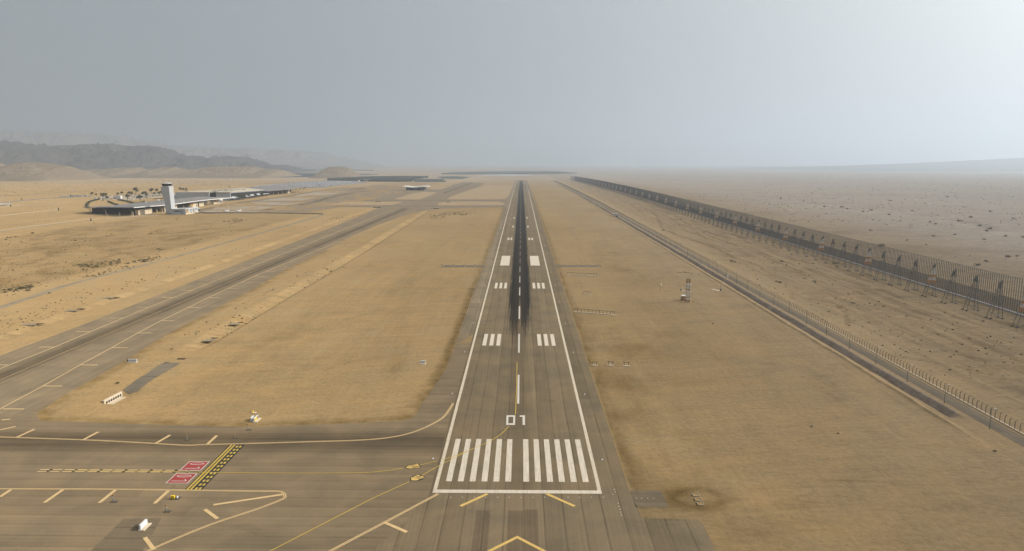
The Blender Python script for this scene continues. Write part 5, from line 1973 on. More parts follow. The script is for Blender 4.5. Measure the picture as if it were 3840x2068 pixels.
for a, b_ in zip(P_[:-1], P_[1:]):
    L = (b_ - a).length
    k2 = int(L / 5.0)
    for i in range(k2):
        p = a.lerp(b_, i / k2) - ff.location
        ob = MB().bar((0, 0, -.2), (0, 0, 3.2), .14).build('fence_post', GREYST, ff, p) if n_ < 1 else None
        if ob:
            pm = ob.data
        elif n_ < 100:
            ob = bpy.data.objects.new('fence_post', pm)
            C.objects.link(ob)
            ob.parent = ff
            ob.location = p
        n_ += 1
    for zz in (1.0, 2.1, 3.1):
        wq.tube(a - ff.location + Vector((0, 0, zz)), b_ - ff.location + Vector((0, 0, zz)), .03, None, 3)
wq.build('wire_mesh', GREYST, ff)

# ---- small white kiosk in the car park
p = G(449, 746.5)
t = thing('parking_kiosk', 'small white cubic building among the car park trees', 'building', p)
MB().box((0, 0, 3.6), (8.5, 8, 7.2)).build('wall', WHITE, t)
MB().box((-9, 1, 2.6), (9, 8, 5.2)).build('annex_wall', WALL_G, t)
MB().box((2.2, -4.1, 3.0), (1.6, .3, 2.0)).build('window', GLASS, t)
MB().box((0, 0, 7.4), (9, 8.6, .4)).build('roof', CONCR, t)

# ---- light aeroplane
p = G(8, 773)
pl = thing('aeroplane', 'white propeller aeroplane parked on the sand at the western edge', 'aeroplane', (p.x, p.y, Z(p.y)), math.radians(-8))
WP = mat('aircraft_white', (.80, .80, .80), .4, .03, .5)
q = MB()
q.lathe((-9, 0, 3.0), [(.1, 0), (.9, .9), (1.45, 3), (1.5, 12), (1.25, 17), (.7, 22), (.25, 26.5)], 12, 'x')
q.build('fuselage', WP, pl)
q = MB()
for s in (-1, 1):
    q.add([(-1, s * 1.2, 2.6), (4, s * 1.2, 2.6), (3.2, s * 14, 3.5), (1.4, s * 14, 3.5), (-1, s * 1.2, 3.1), (4, s * 1.2, 2.9), (3.2, s * 14, 3.7), (1.4, s * 14, 3.7)], [(0, 1, 2, 3), (7, 6, 5, 4), (0, 4, 5, 1), (1, 5, 6, 2), (2, 6, 7, 3), (3, 7, 4, 0)])
q.build('wing', WP, pl)
for s in (-1, 1):
    MB().lathe((-2.6, s * 4.6, 2.8), [(.3, 0), (.75, .8), (.75, 3.5), (.2, 6)], 8, 'x').build('engine', WP, pl)
    MB().tube((1.5, s * 2.4, 2.4), (1.5, s * 2.4, .5), .16).lathe((1.3, s * 2.4, .5), [(.5, 0), (.5, .4)], 10, 'x').build('landing_gear', BLACK, pl)
MB().tube((-6.5, 0, 2.0), (-6.5, 0, .4), .14).lathe((-6.6, 0, .4), [(.4, 0), (.4, .3)], 10, 'x').build('nose_gear', BLACK, pl)
MB().add([(12.6, -.15, 3.6), (17, -.15, 3.4), (18.6, -.15, 8.0), (15.8, -.15, 8.0), (12.6, .15, 3.6), (17, .15, 3.4), (18.6, .15, 8.0), (15.8, .15, 8.0)], [(3, 2, 1, 0), (4, 5, 6, 7), (0, 1, 5, 4), (1, 2, 6, 5), (2, 3, 7, 6), (3, 0, 4, 7)]).build('tail_fin', WP, pl)
MB().box((16.2, 0, 3.5), (2.0, 9, .2)).build('tailplane', WP, pl)
for (px, py), lb in (((848.5, 795), 'small white helicopter shape parked on the apron, the western one'), ((894, 794.5), 'small white helicopter shape parked on the apron, the eastern one')):
    p = G(px, py)
    t = thing('small_aircraft', lb.replace(', the western one', ' nearer the tower annex').replace(', the eastern one', ' farther from the tower annex').replace('helicopter shape', 'light aircraft'), 'aircraft', p, .5)
    MB().lathe((-4, 0, 1.5), [(.1, 0), (.9, 1.2), (1.0, 4), (.3, 8.5)], 10, 'x').build('fuselage', WP, t)
    MB().box((-1, 0, 2.5), (1.7, 11, .2)).build('wing', WP, t)
    MB().box((4.1, 0, 2.9), (1.2, .2, 2.6)).build('tail_fin', WP, t)
    MB().box((-1, 0, .4), (.5, 2.4, .8)).build('landing_gear', BLACK, t)
p = G(280, 718.5)
o = thing('white_van', 'white van driving on the dark highway far behind the aeroplane', 'van', p + Vector((0, 0, .4)), math.radians(20))
MB().ring([[(-3.6, -1.1, .5), (-3.6, 1.1, .5), (-3.6, 1.0, 1.6), (-3.6, -1.0, 1.6)], [(-2.4, -1.1, .5), (-2.4, 1.1, .5), (-2.4, 1.0, 3.0), (-2.4, -1.0, 3.0)], [(3.6, -1.1, .5), (3.6, 1.1, .5), (3.6, 1.0, 3.1), (3.6, -1.0, 3.1)]]).build('body', WHITE, o)
MB().lathe((-2.2, -1.15, .5), [(.5, 0), (.5, .3)], 8, 'x').box((2.2, 0, .5), (.9, 2.3, .9)).box((-2.2, 0, .5), (.9, 2.3, .9)).build('wheel', BLACK, o)

# ---- cars
CARC = [mat('car_white', (.44, .44, .45), .9, .02, 1.5, 0, .06), mat('car_silver', (.20, .205, .22), .9, .02, 1.5, 0, .06), mat('car_black', (.03, .03, .035), .9, .02, 1.5, 0, .06), mat('car_grey', (.12, .125, .13), .9, .02, 1.5, 0, .06), mat('car_red', (.30, .04, .03), .35, .02), mat('car_blue', (.06, .09, .16), .35, .02)]


def car_mb(dst=None, at=(0, 0, 0), rz=0.0, full=True):
    q_ = dst or MB()
    st_ = len(q_.v)
    base_c = q_.cur
    q_.ring([[(-.85, -2.2, .3), (.85, -2.2, .3), (.85, -2.2, .8), (-.85, -2.2, .8)], [(-.9, 0, .25), (.9, 0, .25), (.9, 0, .95), (-.9, 0, .95)], [(-.85, 2.2, .3), (.85, 2.2, .3), (.85, 2.2, .85), (-.85, 2.2, .85)]])
    q_.ring([[(-.78, -1.2, .85), (.78, -1.2, .85), (.7, -.6, 1.45), (-.7, -.6, 1.45)], [(-.78, 1.9, .85), (.78, 1.9, .85), (.7, 1.3, 1.45), (-.7, 1.3, 1.45)]])
    ca, sa = math.cos(rz), math.sin(rz)
    for i in range(st_, len(q_.v)):
        x_, y_, z_ = q_.v[i]
        q_.v[i] = (x_ * ca - y_ * sa + at[0], x_ * sa + y_ * ca + at[1], z_ + at[2])
    return q_


CARM = []
for i, m_ in enumerate(CARC):
    q = MB()
    q.ring([[(-.85, -2.2, .3), (.85, -2.2, .3), (.85, -2.2, .8), (-.85, -2.2, .8)], [(-.9, 0, .25), (.9, 0, .25), (.9, 0, .95), (-.9, 0, .95)], [(-.85, 2.2, .3), (.85, 2.2, .3), (.85, 2.2, .85), (-.85, 2.2, .85)]])
    q.ring([[(-.7, -.7, 1.42), (.7, -.7, 1.42), (.7, -.7, 1.48), (-.7, -.7, 1.48)], [(-.7, 1.2, 1.42), (.7, 1.2, 1.42), (.7, 1.2, 1.48), (-.7, 1.2, 1.48)]])
    q.cur = 1
    q.ring([[(-.78, -1.3, .85), (.78, -1.3, .85), (.70, -.7, 1.43), (-.70, -.7, 1.43)], [(-.78, 1.9, .85), (.78, 1.9, .85), (.70, 1.25, 1.43), (-.70, 1.25, 1.43)]])
    for sx in (-.8, .8):
        for sy in (-1.35, 1.35):
            q.box((sx, sy, .3), (.2, .62, .6))
    CARM.append(q.mesh('car_mesh', [m_, BLACK]))
CN = ['white', 'silver', 'black', 'grey', 'red', 'blue']
cr = random.Random(11)


def park(x, y, rz, where, group):
    i = cr.choices(range(6), (52, 18, 10, 10, 4, 6))[0]
    o_ = bpy.data.objects.new('parked_car', CARM[i])
    C.objects.link(o_)
    o_.location = (x, y, Z(y) + .06)
    o_.rotation_euler = (0, 0, rz)
    return tag(o_, f'{CN[i]} car parked {where}', 'car', f'{CN[i]} {group}')


def inside(p_, poly):
    c_ = False
    n = len(poly)
    for i in range(n):
        (x1_, y1_), (x2_, y2_) = poly[i], poly[(i + 1) % n]
        if (y1_ > p_[1]) != (y2_ > p_[1]) and p_[0] < (x2_ - x1_) * (p_[1] - y1_) / (y2_ - y1_) + x1_:
            c_ = not c_
    return c_


lot = A([(224, 742.5), (345, 739), (346, 735), (300, 733.5), (232, 736.5)])
lot2 = A([(352, 752), (420, 748), (500, 752), (560, 744), (642, 737), (642, 727), (560, 726), (450, 732), (380, 738), (352, 742)])
sheet_mesh('car_park', [lot2], .05, mat('car_park_paving', (.36, .29, .20), .9, .15, .05))
sheet_mesh('car_park', [lot], .05, bpy.data.materials['car_park_paving'])
cnt = 0
for poly, where, grp, rowd, keep, cap in ((lot, 'in the open strip at the west end of the near car park', 'cars in the western parking strip', 9.0, .8, 70), (lot2, 'among the trees of the near car park', 'cars among the car park trees', 15.0, .62, 130)):
    xs0, xs1 = min(p_[0] for p_ in poly), max(p_[0] for p_ in poly)
    ys0, ys1 = min(p_[1] for p_ in poly), max(p_[1] for p_ in poly)
    cand = []
    y = ys0 + 4
    r_ = 0
    while y < ys1:
        x = xs0
        while x < xs1:
            if inside((x, y), poly) and cr.random() < keep:
                cand.append((x + cr.uniform(-.3, .3), y))
            x += 2.9
        y += rowd if r_ % 2 else 6.0
        r_ += 1
    if len(cand) > cap:
        cand = sorted(cr.sample(cand, cap), key=lambda c_: c_[1])
    for x, y in cand:
        park(x, y, 0 if cr.random() < .5 else math.pi, where, grp)
        cnt += 1
# far storage lot: the closest rows one by one, the rest as one mass
lot3 = A([(935, 707), (1000, 703.5), (1080, 704), (1150, 706.5), (1210, 704.5), (1290, 694.5), (1380, 686), (1330, 680.5), (1240, 679), (1150, 683), (1060, 690), (960, 699)])
sheet_mesh('storage_lot', [lot3], .05, mat('storage_lot_paving', (.30, .245, .18), .9, .12, .05))
xs0, xs1 = min(p_[0] for p_ in lot3), max(p_[0] for p_ in lot3)
ys0, ys1 = min(p_[1] for p_ in lot3), max(p_[1] for p_ in lot3)
cand = []
y = ys0 + 3
r_ = 0
while y < ys1:
    x = xs0
    while x < xs1:
        if inside((x, y), lot3) and cr.random() < .72:
            cand.append((x, y))
        x += 3.1
    y += (9.5, 5.4, 5.4)[r_ % 3]
    r_ += 1
near_ = max(0, 298 - cnt)
for x, y in cand[:near_]:
    park(x, y, 0, 'in the closest rows of the far storage lot', 'cars in the closest storage rows')
q = MB()
for x, y in cand[near_:]:
    q.cur = cr.choices(range(6), (34, 26, 12, 20, 3, 5))[0]
    car_mb(q, (x, y, Z(y) + .06))
o = q.build('stored_cars', CARC)
tag(o, 'mass of new cars filling the rest of the far storage lot', 'cars', None, 'stuff')

# ================================================================ VEGETATION


def leaf_blob(q_, c_, r_, n, rn, flat=.75, s0=.34):
    """n small leaf-clump faces spread through an ellipsoid"""
    for _ in range(n):
        while True:
            d_ = Vector((rn.uniform(-1, 1), rn.uniform(-1, 1), rn.uniform(-1, 1)))
            if .15 < d_.length < 1:
                break
        d_ = d_ * (d_.length ** -.45)
        p_ = Vector(c_) + Vector((d_.x * r_, d_.y * r_, d_.z * r_ * flat))
        s = r_ * s0 * rn.uniform(.6, 1.25)
        a = Vector((rn.uniform(-1, 1), rn.uniform(-1, 1), rn.uniform(-.6, .6))).normalized()
        b_ = a.cross(Vector((rn.uniform(-1, 1), rn.uniform(-1, 1), rn.uniform(-1, 1)))).normalized()
        q_.cur = rn.choices((0, 1, 2), (5, 3, 3))[0]
        q_.add([p_ - a * s - b_ * s * .5, p_ + a * s * .3 - b_ * s * .8, p_ + a * s, p_ + b_ * s * .8], [(0, 1, 2, 3)])


TREEM = []
for k2 in range(4):
    rn = random.Random(50 + k2)
    cq, tq = MB(), MB()
    hh_ = 5.5 + k2 * .5
    tq.tube((0, 0, -.3), (.1, .1, hh_ * .45), .26, .17, 6)
    for i in range(6):
        an = i * 1.05 + rn.uniform(-.3, .3)
        rr_ = rn.uniform(.9, 2.0)
        tip = Vector((rr_ * math.cos(an), rr_ * math.sin(an), hh_ * rn.uniform(.62, .95)))
        tq.tube((.1, .1, hh_ * .42), tip, .12, .05, 5)
        leaf_blob(cq, tip, rn.uniform(.9, 1.45), 55, rn, .8)
    leaf_blob(cq, (0, 0, hh_ * .85), 1.5, 70, rn, .8)
    TREEM.append((tq.mesh('trunk_mesh', BARK), cq.mesh('crown_mesh', LEAF)))


def tree(p_, k2, s, label, group, name='acacia_tree'):
    t_ = thing(name, label, 'tree', p_, cr.uniform(0, 6.28), group)
    t_.scale = (s * 1.25, s * 1.25, s * 1.2)
    for nm, me_ in (('trunk', TREEM[k2][0]), ('crown', TREEM[k2][1])):
        o_ = bpy.data.objects.new(nm, me_)
        C.objects.link(o_)
        o_.parent = t_
    return t_


for (px, py), s, lb in (((346, 738), 1.25, 'a'), ((361, 737), 1.0, 'a'), ((386, 748), 1.6, 'b'), ((396, 745), 1.4, 'b'), ((402, 752), 1.2, 'b'), ((442, 736), 1.2, 'b'), ((458, 734), 1.4, 'b'), ((478, 752), 1.5, 'b'), ((486, 738), 1.4, 'b'), ((494, 737), 1.3, 'b'),
                        ((509, 728), 1.9, 'b'), ((514, 727), 1.6, 'b'), ((525, 756), 1.6, 'b'), ((528, 750), 1.4, 'b'), ((537, 738), 1.6, 'b'), ((546, 737), 1.4, 'b'), ((568, 727), 1.9, 'b'), ((589, 725), 1.5, 'b'), ((550, 744), 1.2, 'b'), ((597, 734), 1.3, 'b'), ((606, 733), 1.3, 'b'),
                        ((580, 734), 1.2, 'b'), ((676, 720), 1.5, 'c'), ((699, 718), 1.3, 'c'), ((688, 721), 1.3, 'c'), ((702, 742), 2.2, 'd'), ((898, 752), 1.6, 'e'), ((905, 751), 1.8, 'e'), ((914, 750), 1.7, 'e'), ((934, 745.5), 1.4, 'e'), ((958, 743), 1.4, 'e'), ((982, 740), 1.5, 'e')):
    d_ = {'a': ('small tree at the western end of the car park, by the car strip', 'trees by the car strip'), 'b': ('dark leafy tree shading the near car park behind the concourse', 'trees in the near car park'), 'c': ('dusty tree between the tower and the hall roof', 'trees beyond the tower'),
          'd': ('tall tree standing against the grey south block of the hall', None), 'e': ('leafy tree under the canopy along the east front of the hall', 'trees along the hall front')}[lb]
    tree(G(px, py), cr.randrange(4), s, d_[0], d_[1])

# hedges on the banks behind the concourse
for pts, lb, r_ in (([(330, 782), (326, 772), (331, 762), (345, 756), (372, 750)], 'curving olive hedge on the bank at the west end of the concourse', 2.2), ([(405, 757), (420, 764), (432, 768), (442, 770)], 'short olive hedge slanting down the bank behind the concourse', 2.0),
                    ([(445, 752), (470, 756), (500, 764), (524, 765), (541, 758)], 'long dark hedge across the bank behind the concourse', 2.4), ([(575, 748), (600, 747), (622, 743)], 'thin hedge behind the tower shaft', 1.4)):
    P_ = [G(*q_) for q_ in pts]
    o_ = P_[0].copy()
    q = MB()
    rn = random.Random(len(lb))
    for a, b_ in zip(P_[:-1], P_[1:]):
        L = (b_ - a).length
        k2 = max(2, int(L / (r_ * 1.0)))
        for i in range(k2):
            p = a.lerp(b_, (i + rn.random() * .5) / k2) - o_
            leaf_blob(q, (p.x + rn.uniform(-1, 1), p.y + rn.uniform(-1, 1), r_ * .55), r_ * rn.uniform(.8, 1.2), 34, rn, .7)
    tag(q.build('hedge', LEAF, None, o_), lb, 'hedge')

# desert shrubs: the countable larger ones
SHR = []
for k2 in range(5):
    rn = random.Random(80 + k2)
    q = MB()
    for i in range(7):
        an = rn.uniform(0, 6.28)
        rr_ = rn.uniform(0, 1.1)
        leaf_blob(q, (rr_ * math.cos(an), rr_ * math.sin(an), rn.uniform(.3, .7)), rn.uniform(.4, .7), 22, rn, .75, .3)
    for i in range(8):
        an = rn.uniform(0, 6.28)
        q.cur = 1
        q.tube((0, 0, 0), (1.2 * math.cos(an), 1.2 * math.sin(an), rn.uniform(.5, 1.1)), .04, .015, 3)
    SHR.append(q.mesh('shrub_mesh', [DRY, LEAF[1], LEAF[0]]))


def shrub(px, py, s, label, group=None):
    p_ = on(G(px, py))
    o_ = bpy.data.objects.new('desert_shrub', SHR[cr.randrange(5)])
    C.objects.link(o_)
    o_.location = p_
    s = s * .52
    o_.scale = (s, s, s * .8)
    o_.rotation_euler = (0, 0, cr.uniform(0, 6.28))
    return tag(o_, label, 'shrub', group)


for px, py, s in ((2488, 866, 3.2), (2745, 983, 3.0), (2757, 985, 2.0), (2922, 1061, 2.6), (2910, 1058, 1.8), (3056, 1059, 2.1), (2898, 988, 1.8), (2950, 1000, 1.4), (2998, 992, 1.6), (2968, 957, 1.8), (3049, 988, 2.0), (3131, 990, 2.6), (3140, 988, 2.2), (3062, 1010, 1.2), (2934, 983, 3.0), (3012, 1047, 1.3), (3020, 1046, 1.4),
                  (3182, 1104, 1.3), (3195, 1137, 1.7), (3204, 1139, 1.4), (3261, 1139, 1.1), (3280, 1147, 1.2), (3314, 1150, 1.5), (3134, 1120, 1.3), (3397, 1190, 1.4), (3572, 1221, 1.2), (3686, 1205, 1.5), (2640, 873, 2.2), (2552, 824, 2.4), (2420, 782, 2.4), (2345, 760, 2.4), (2395, 790, 2.2)):
    shrub(px, py, s, 'low dry shrub on the rough ground between the perimeter fence and the tall screen', 'shrubs between the two fences')
for px, py, s in ((3308, 926, 6.5), (3700, 983, 3.6), (3780, 967, 4.2), (3815, 964, 2.6), (3665, 998, 4.6), (3400, 903, 2.8), (3472, 921, 2.6), (3265, 868, 3.4), (3502, 888, 3.4), (3690, 900, 3.0), (3640, 816, 5.0), (3800, 822, 4.0), (3838, 892, 4.4), (3156, 779, 6.5), (3178, 785, 5.5), (3236, 795, 5.0), (3268, 790, 5.0), (3092, 776, 5.5),
                  (3334, 806, 4.5), (3420, 793, 4.5), (3508, 842, 3.8), (3488, 836, 3.6), (3552, 740, 6.0), (3014, 756, 5.0), (2926, 745, 5.0), (3340, 754, 5.0), (3580, 882, 3.0), (3060, 885, 2.6), (3770, 888, 3.6), (3700, 866, 5.0), (3712, 858, 5.5), (3672, 846, 5.5), (3596, 829, 5.5), (3714, 795, 4.8)):
    shrub(px, py, s, 'dry grey shrub in the open desert beyond the tall screen', 'shrubs beyond the tall screen')
for px, py, s in ((122, 876, 3.6), (28, 892, 3.0), (40, 891, 2.2), (58, 889, 2.4), (22, 901, 2.2), (80, 908, 2.0), (282, 904, 2.4), (320, 907, 2.2), (417, 877, 1.8), (567, 876, 2.6), (560, 878, 2.0), (594, 935, 2.6), (604, 937, 1.8), (480, 990, 2.6), (366, 1001, 2.4), (350, 1003, 2.2), (312, 1013, 2.6), (326, 1014, 2.0), (415, 994, 2.0), (440, 984, 1.8), (541, 975, 1.6),
                  (520, 980, 1.6), (80, 1085, 3.0), (92, 1083, 2.6), (112, 1076, 2.2), (122, 1077, 2.0), (105, 1092, 2.4), (20, 1098, 2.4), (185, 1101, 1.6), (352, 838, 2.0), (662, 824, 2.6), (730, 826, 1.8), (672, 818, 2.0), (840, 832, 3.0), (858, 833, 2.6), (880, 834, 2.4), (905, 824, 1.6), (790, 850, 1.6), (720, 878, 1.4)):
    shrub(px, py, s, 'small olive shrub on the churned sand between the patrol road and the service road', 'shrubs on the churned western sand')
for px, py, s in ((2542, 1023, 1.5), (2551, 1024, 1.3), (2563, 1023, 1.4), (2570, 1023, 1.6), (2582, 1025, 1.2), (2594, 1028, 1.0), (2620, 1031, 1.0)):
    shrub(px, py, s, 'little dark shrub in the short line on the graded sand beyond the lattice mast', 'shrubs in a line beyond the lattice mast')
for px, py, s, lb in ((442, 1439, 1.5, 'dark leafy shrub just above the culvert at the taxiway bend'), (645, 1311, 1.1, 'small lone shrub on the island above the broken chute'), (2600, 1134, .9, 'tiny shrub at the foot of the lattice mast'), (2673, 1216, .8, 'tiny lone shrub on the graded sand below the sensor plinth'),
                      (3042, 1602, .9, 'tiny shrub, the western one of two on the open graded sand'), (3143, 1627, .8, 'tiny shrub, the eastern one of two on the open graded sand'), (3729, 1693, 1.0, 'shrub on the berm line near the ditch end'), (290, 1099, 1.0, 'tiny shrub between the service road and the taxiway drain')):
    shrub(px, py, s, lb)

# ragged scrub south of the crossing: nobody could count it
q = MB()
rn = random.Random(21)
for ax_, ay_, bx_, by_, k2 in ((1665, 803, 1760, 798, 90), (1620, 816, 1660, 806, 50), (1690, 800, 1720, 806, 30), (1740, 807, 1760, 803, 30), (1250, 823, 1300, 812, 14), (1270, 820, 1290, 817, 20), (1200, 1012, 1290, 1002, 10), (880, 832, 910, 822, 40), (30, 1090, 120, 1078, 60), (290, 1000, 420, 990, 50), (400, 985, 450, 978, 30), (520, 985, 600, 965, 60), (330, 1040, 480, 1000, 40)):
    for i in range(k2):
        t_ = rn.random()
        p = on(G(ax_ + (bx_ - ax_) * t_ + rn.gauss(0, 16), ay_ + (by_ - ay_) * t_ + rn.gauss(0, 3.2)))
        s_ = rn.uniform(.25, .8)
        for j in range(4):
            c_ = p + Vector((rn.uniform(-s_, s_) * 1.3, rn.uniform(-s_, s_) * 1.3, s_ * .3))
            a = Vector((rn.uniform(-1, 1), rn.uniform(-1, 1), rn.uniform(-.2, .9))).normalized() * s_
            b_ = Vector((rn.uniform(-1, 1), rn.uniform(-1, 1), rn.uniform(.1, 1))).normalized() * s_ * .7
            q.cur = j % 3
            q.add([c_ - a - b_, c_ + a - b_ * .3, c_ + a * .8 + b_, c_ - a * .7 + b_], [(0, 1, 2, 3)])
tag(q.build('ragged_scrub', [DRY, LEAF[1], LEAF[0]]), None, None, None, 'stuff')

# far scattered scrub: nobody could count it
q = MB()
rn = random.Random(5)
nn = 0
while nn < 2600:
    if rn.random() < .62:
        px, py = rn.uniform(2350, 3840), 602 + 2700 * 100 / math.exp(rn.uniform(math.log(1100), math.log(5200)))
    else:
        px, py = rn.uniform(0, 1150), 602 + 2700 * 100 / math.exp(rn.uniform(math.log(2000), math.log(4600)))
    p = G(px, py)
    if (px > 2000 and p.x < 285) or (px < 1200 and py > 735) or (px < 1400 and px > 930 and py > 676):
        continue
    p = on(p)
    s = rn.uniform(.35, 1.25) * (.55 + p.y / 4500)
    for i in range(4):
        c_ = p + Vector((rn.uniform(-s, s) * 1.3, rn.uniform(-s, s), s * .25))
        a = Vector((rn.uniform(-1, 1), rn.uniform(-1, 1), rn.uniform(-.2, .9))).normalized() * s
        b_ = Vector((rn.uniform(-1, 1), rn.uniform(-1, 1), rn.uniform(.1, 1))).normalized() * s * .7
        q.cur = i % 3
        q.add([c_ - a - b_, c_ + a - b_ * .3, c_ + a * .8 + b_, c_ - a * .7 + b_], [(0, 1, 2, 3)])
    nn += 1
tag(q.build('desert_scrub', [DRY, LEAF[1], LEAF[0]]), None, None, None, 'stuff')
# small stones and tufts scattered near
q = MB()
nn = 0
while nn < 1900:
    k2 = rn.random()
    if k2 < .22:
        px, py = rn.uniform(2300, 3840), rn.uniform(770, 1420)
        p = G(px, py)
        if p.x < 168 or 258 < p.x < 276:
            continue
    elif k2 < .60:
        px, py = rn.uniform(0, 900), rn.uniform(830, 1110)
        p = G(px, py)
        if not (-600 < p.x < -330):
            continue
    else:
        px, py = rn.uniform(0, 1300), rn.uniform(820, 1260)
        p = G(px, py)
        if not (-300 < p.x < -262) and not (-172 < p.x < -146):
            continue
    p = on(p)
    s = rn.uniform(.15, .5)
    q.cur = rn.choice((0, 0, 1, 2))
    for i in range(2):
        a = Vector((rn.uniform(-1, 1), rn.uniform(-1, 1), rn.uniform(-.2, .8))).normalized() * s
        b_ = Vector((rn.uniform(-1, 1), rn.uniform(-1, 1), rn.uniform(.1, 1))).normalized() * s * .8
        c_ = p + Vector((rn.uniform(-s, s), rn.uniform(-s, s), s * .3))
        q.add([c_ - a - b_, c_ + a - b_, c_ + a + b_, c_ - a + b_], [(0, 1, 2, 3)])
    nn += 1
tag(q.build('ground_tufts', [DRY, LEAF[1], LEAF[0]]), None, None, None, 'stuff')

# the dark plantation: reads as one mass
grove = A([(1226, 678), (1232, 674), (1350, 666), (1480, 663.5), (1606, 664.5), (1606, 668), (1560, 674), (1542, 682.5), (1480, 683), (1380, 682), (1300, 680)])
q = MB()
xs0, xs1 = min(p_[0] for p_ in grove), max(p_[0] for p_ in grove)
ys0, ys1 = min(p_[1] for p_ in grove), max(p_[1] for p_ in grove)
y = ys0
r_ = 0
while y < ys1:
    st_ = 6.5 + (y - ys0) * .012
    x = xs0
    while x < xs1:
        if inside((x, y), grove):
            hh_ = rn.uniform(6.8, 9.0)
            rr_ = rn.uniform(2.8, 3.8)
            R_ = []
            for zz, kk in ((.16, .55), (.45, 1.0), (.78, .9), (1.0, .3)):
                R_.append([(x + rr_ * kk * rn.uniform(.75, 1.2) * math.cos(a * 1.047), y + rr_ * kk * rn.uniform(.75, 1.2) * math.sin(a * 1.047), Z(y) + hh_ * zz * rn.uniform(.93, 1.07)) for a in range(6)])
            q.cur = rn.choice((0, 1, 1))
            q.ring(R_)
        x += st_
    y += st_
tag(q.build('date_plantation', [mat('grove_green', (.030, .040, .030), .95, .25, .1), mat('grove_dark', (.020, .028, .023), .95, .25, .1)]), 'dark square plantation reading as one block', 'plantation', None, 'stuff')
# more distant plantations and belts
for nm, poly, h_ in (('far_plantation', [(1652, 654), (1700, 650), (1830, 645.5), (2000, 645), (2100, 646.5), (2165, 651), (2100, 653), (1900, 654.5), (1750, 655)], 8.0), ('far_tree_belt', [(1080, 637.5), (1230, 637), (1400, 640), (1400, 641.5), (1230, 639), (1080, 639.5)], 9.0),
                     ('far_plantation', [(1640, 664), (1712, 662), (1760, 665.5), (1735, 672), (1660, 671)], 1.5), ('far_plantation', [(1545, 673), (1660, 673), (1672, 683), (1560, 683)], 1.8)):
    pts = A(poly)
    xs0, xs1 = min(p_[0] for p_ in pts), max(p_[0] for p_ in pts)
    ys0, ys1 = min(p_[1] for p_ in pts), max(p_[1] for p_ in pts)
    q = MB()
    st_ = max((xs1 - xs0) / 110, 7)
    sy = max((ys1 - ys0) / 60, 8)
    y = ys0
    while y < ys1:
        x = xs0
        while x < xs1:
            if inside((x, y), pts):
                R_ = [[(x + st_ * .62 * kk * rn.uniform(.8, 1.2) * math.cos(a * 1.257), y + sy * .62 * kk * rn.uniform(.8, 1.2) * math.sin(a * 1.257), Z(y) + h_ * zz * rn.uniform(.85, 1.1)) for a in range(5)] for zz, kk in ((0, 1.0), (.6, 1.0), (1.0, .4))]
                q.ring(R_)
            x += st_
        y += sy
    tag(q.build(nm, bpy.data.materials['grove_dark']), None, None, None, 'stuff')
# solar field: rows of blue grey panels, beyond counting
sol = A([(700, 661.5), (830, 652.5), (960, 649.5), (1180, 650), (1400, 654.5), (1400, 656), (1130, 665.5), (1000, 667), (780, 665)])
q = MB()
ys0, ys1 = min(p_[1] for p_ in sol), max(p_[1] for p_ in sol)
y = ys0
xs0, xs1 = min(p_[0] for p_ in sol), max(p_[0] for p_ in sol)
while y < ys1:
    x = xs0
    while x < xs1:
        if inside((x, y), sol):
            z_ = Z(y)
            q.add([(x, y, z_ + .6), (x + 38, y, z_ + .6), (x + 38, y + 4.5, z_ + 2.6), (x, y + 4.5, z_ + 2.6), (x, y, z_ + .5), (x + 38, y, z_ + .5), (x + 38, y + 4.5, z_ + 2.5), (x, y + 4.5, z_ + 2.5)], [(0, 1, 2, 3), (7, 6, 5, 4), (0, 4, 5, 1), (1, 5, 6, 2), (2, 6, 7, 3), (3, 7, 4, 0)])
        x += 40
    y += 14
tag(q.build('solar_panels', mat('solar_blue', (.045, .052, .064), .95, .1, .02, 0.0, .05)), 'field of blue grey solar panels', 'solar panels', None, 'stuff')
# shallow salt ponds near the far end of the runway
sheet_mesh('pond', [A([(1790, 658.5), (1830, 655.5), (1915, 655), (2000, 656.5), (1990, 659.5), (1890, 660.5)])], .4, mat('pond_pale', (.34, .34, .34), .9, .05, .01, 0.0, .05))

# ================================================================ HILLS


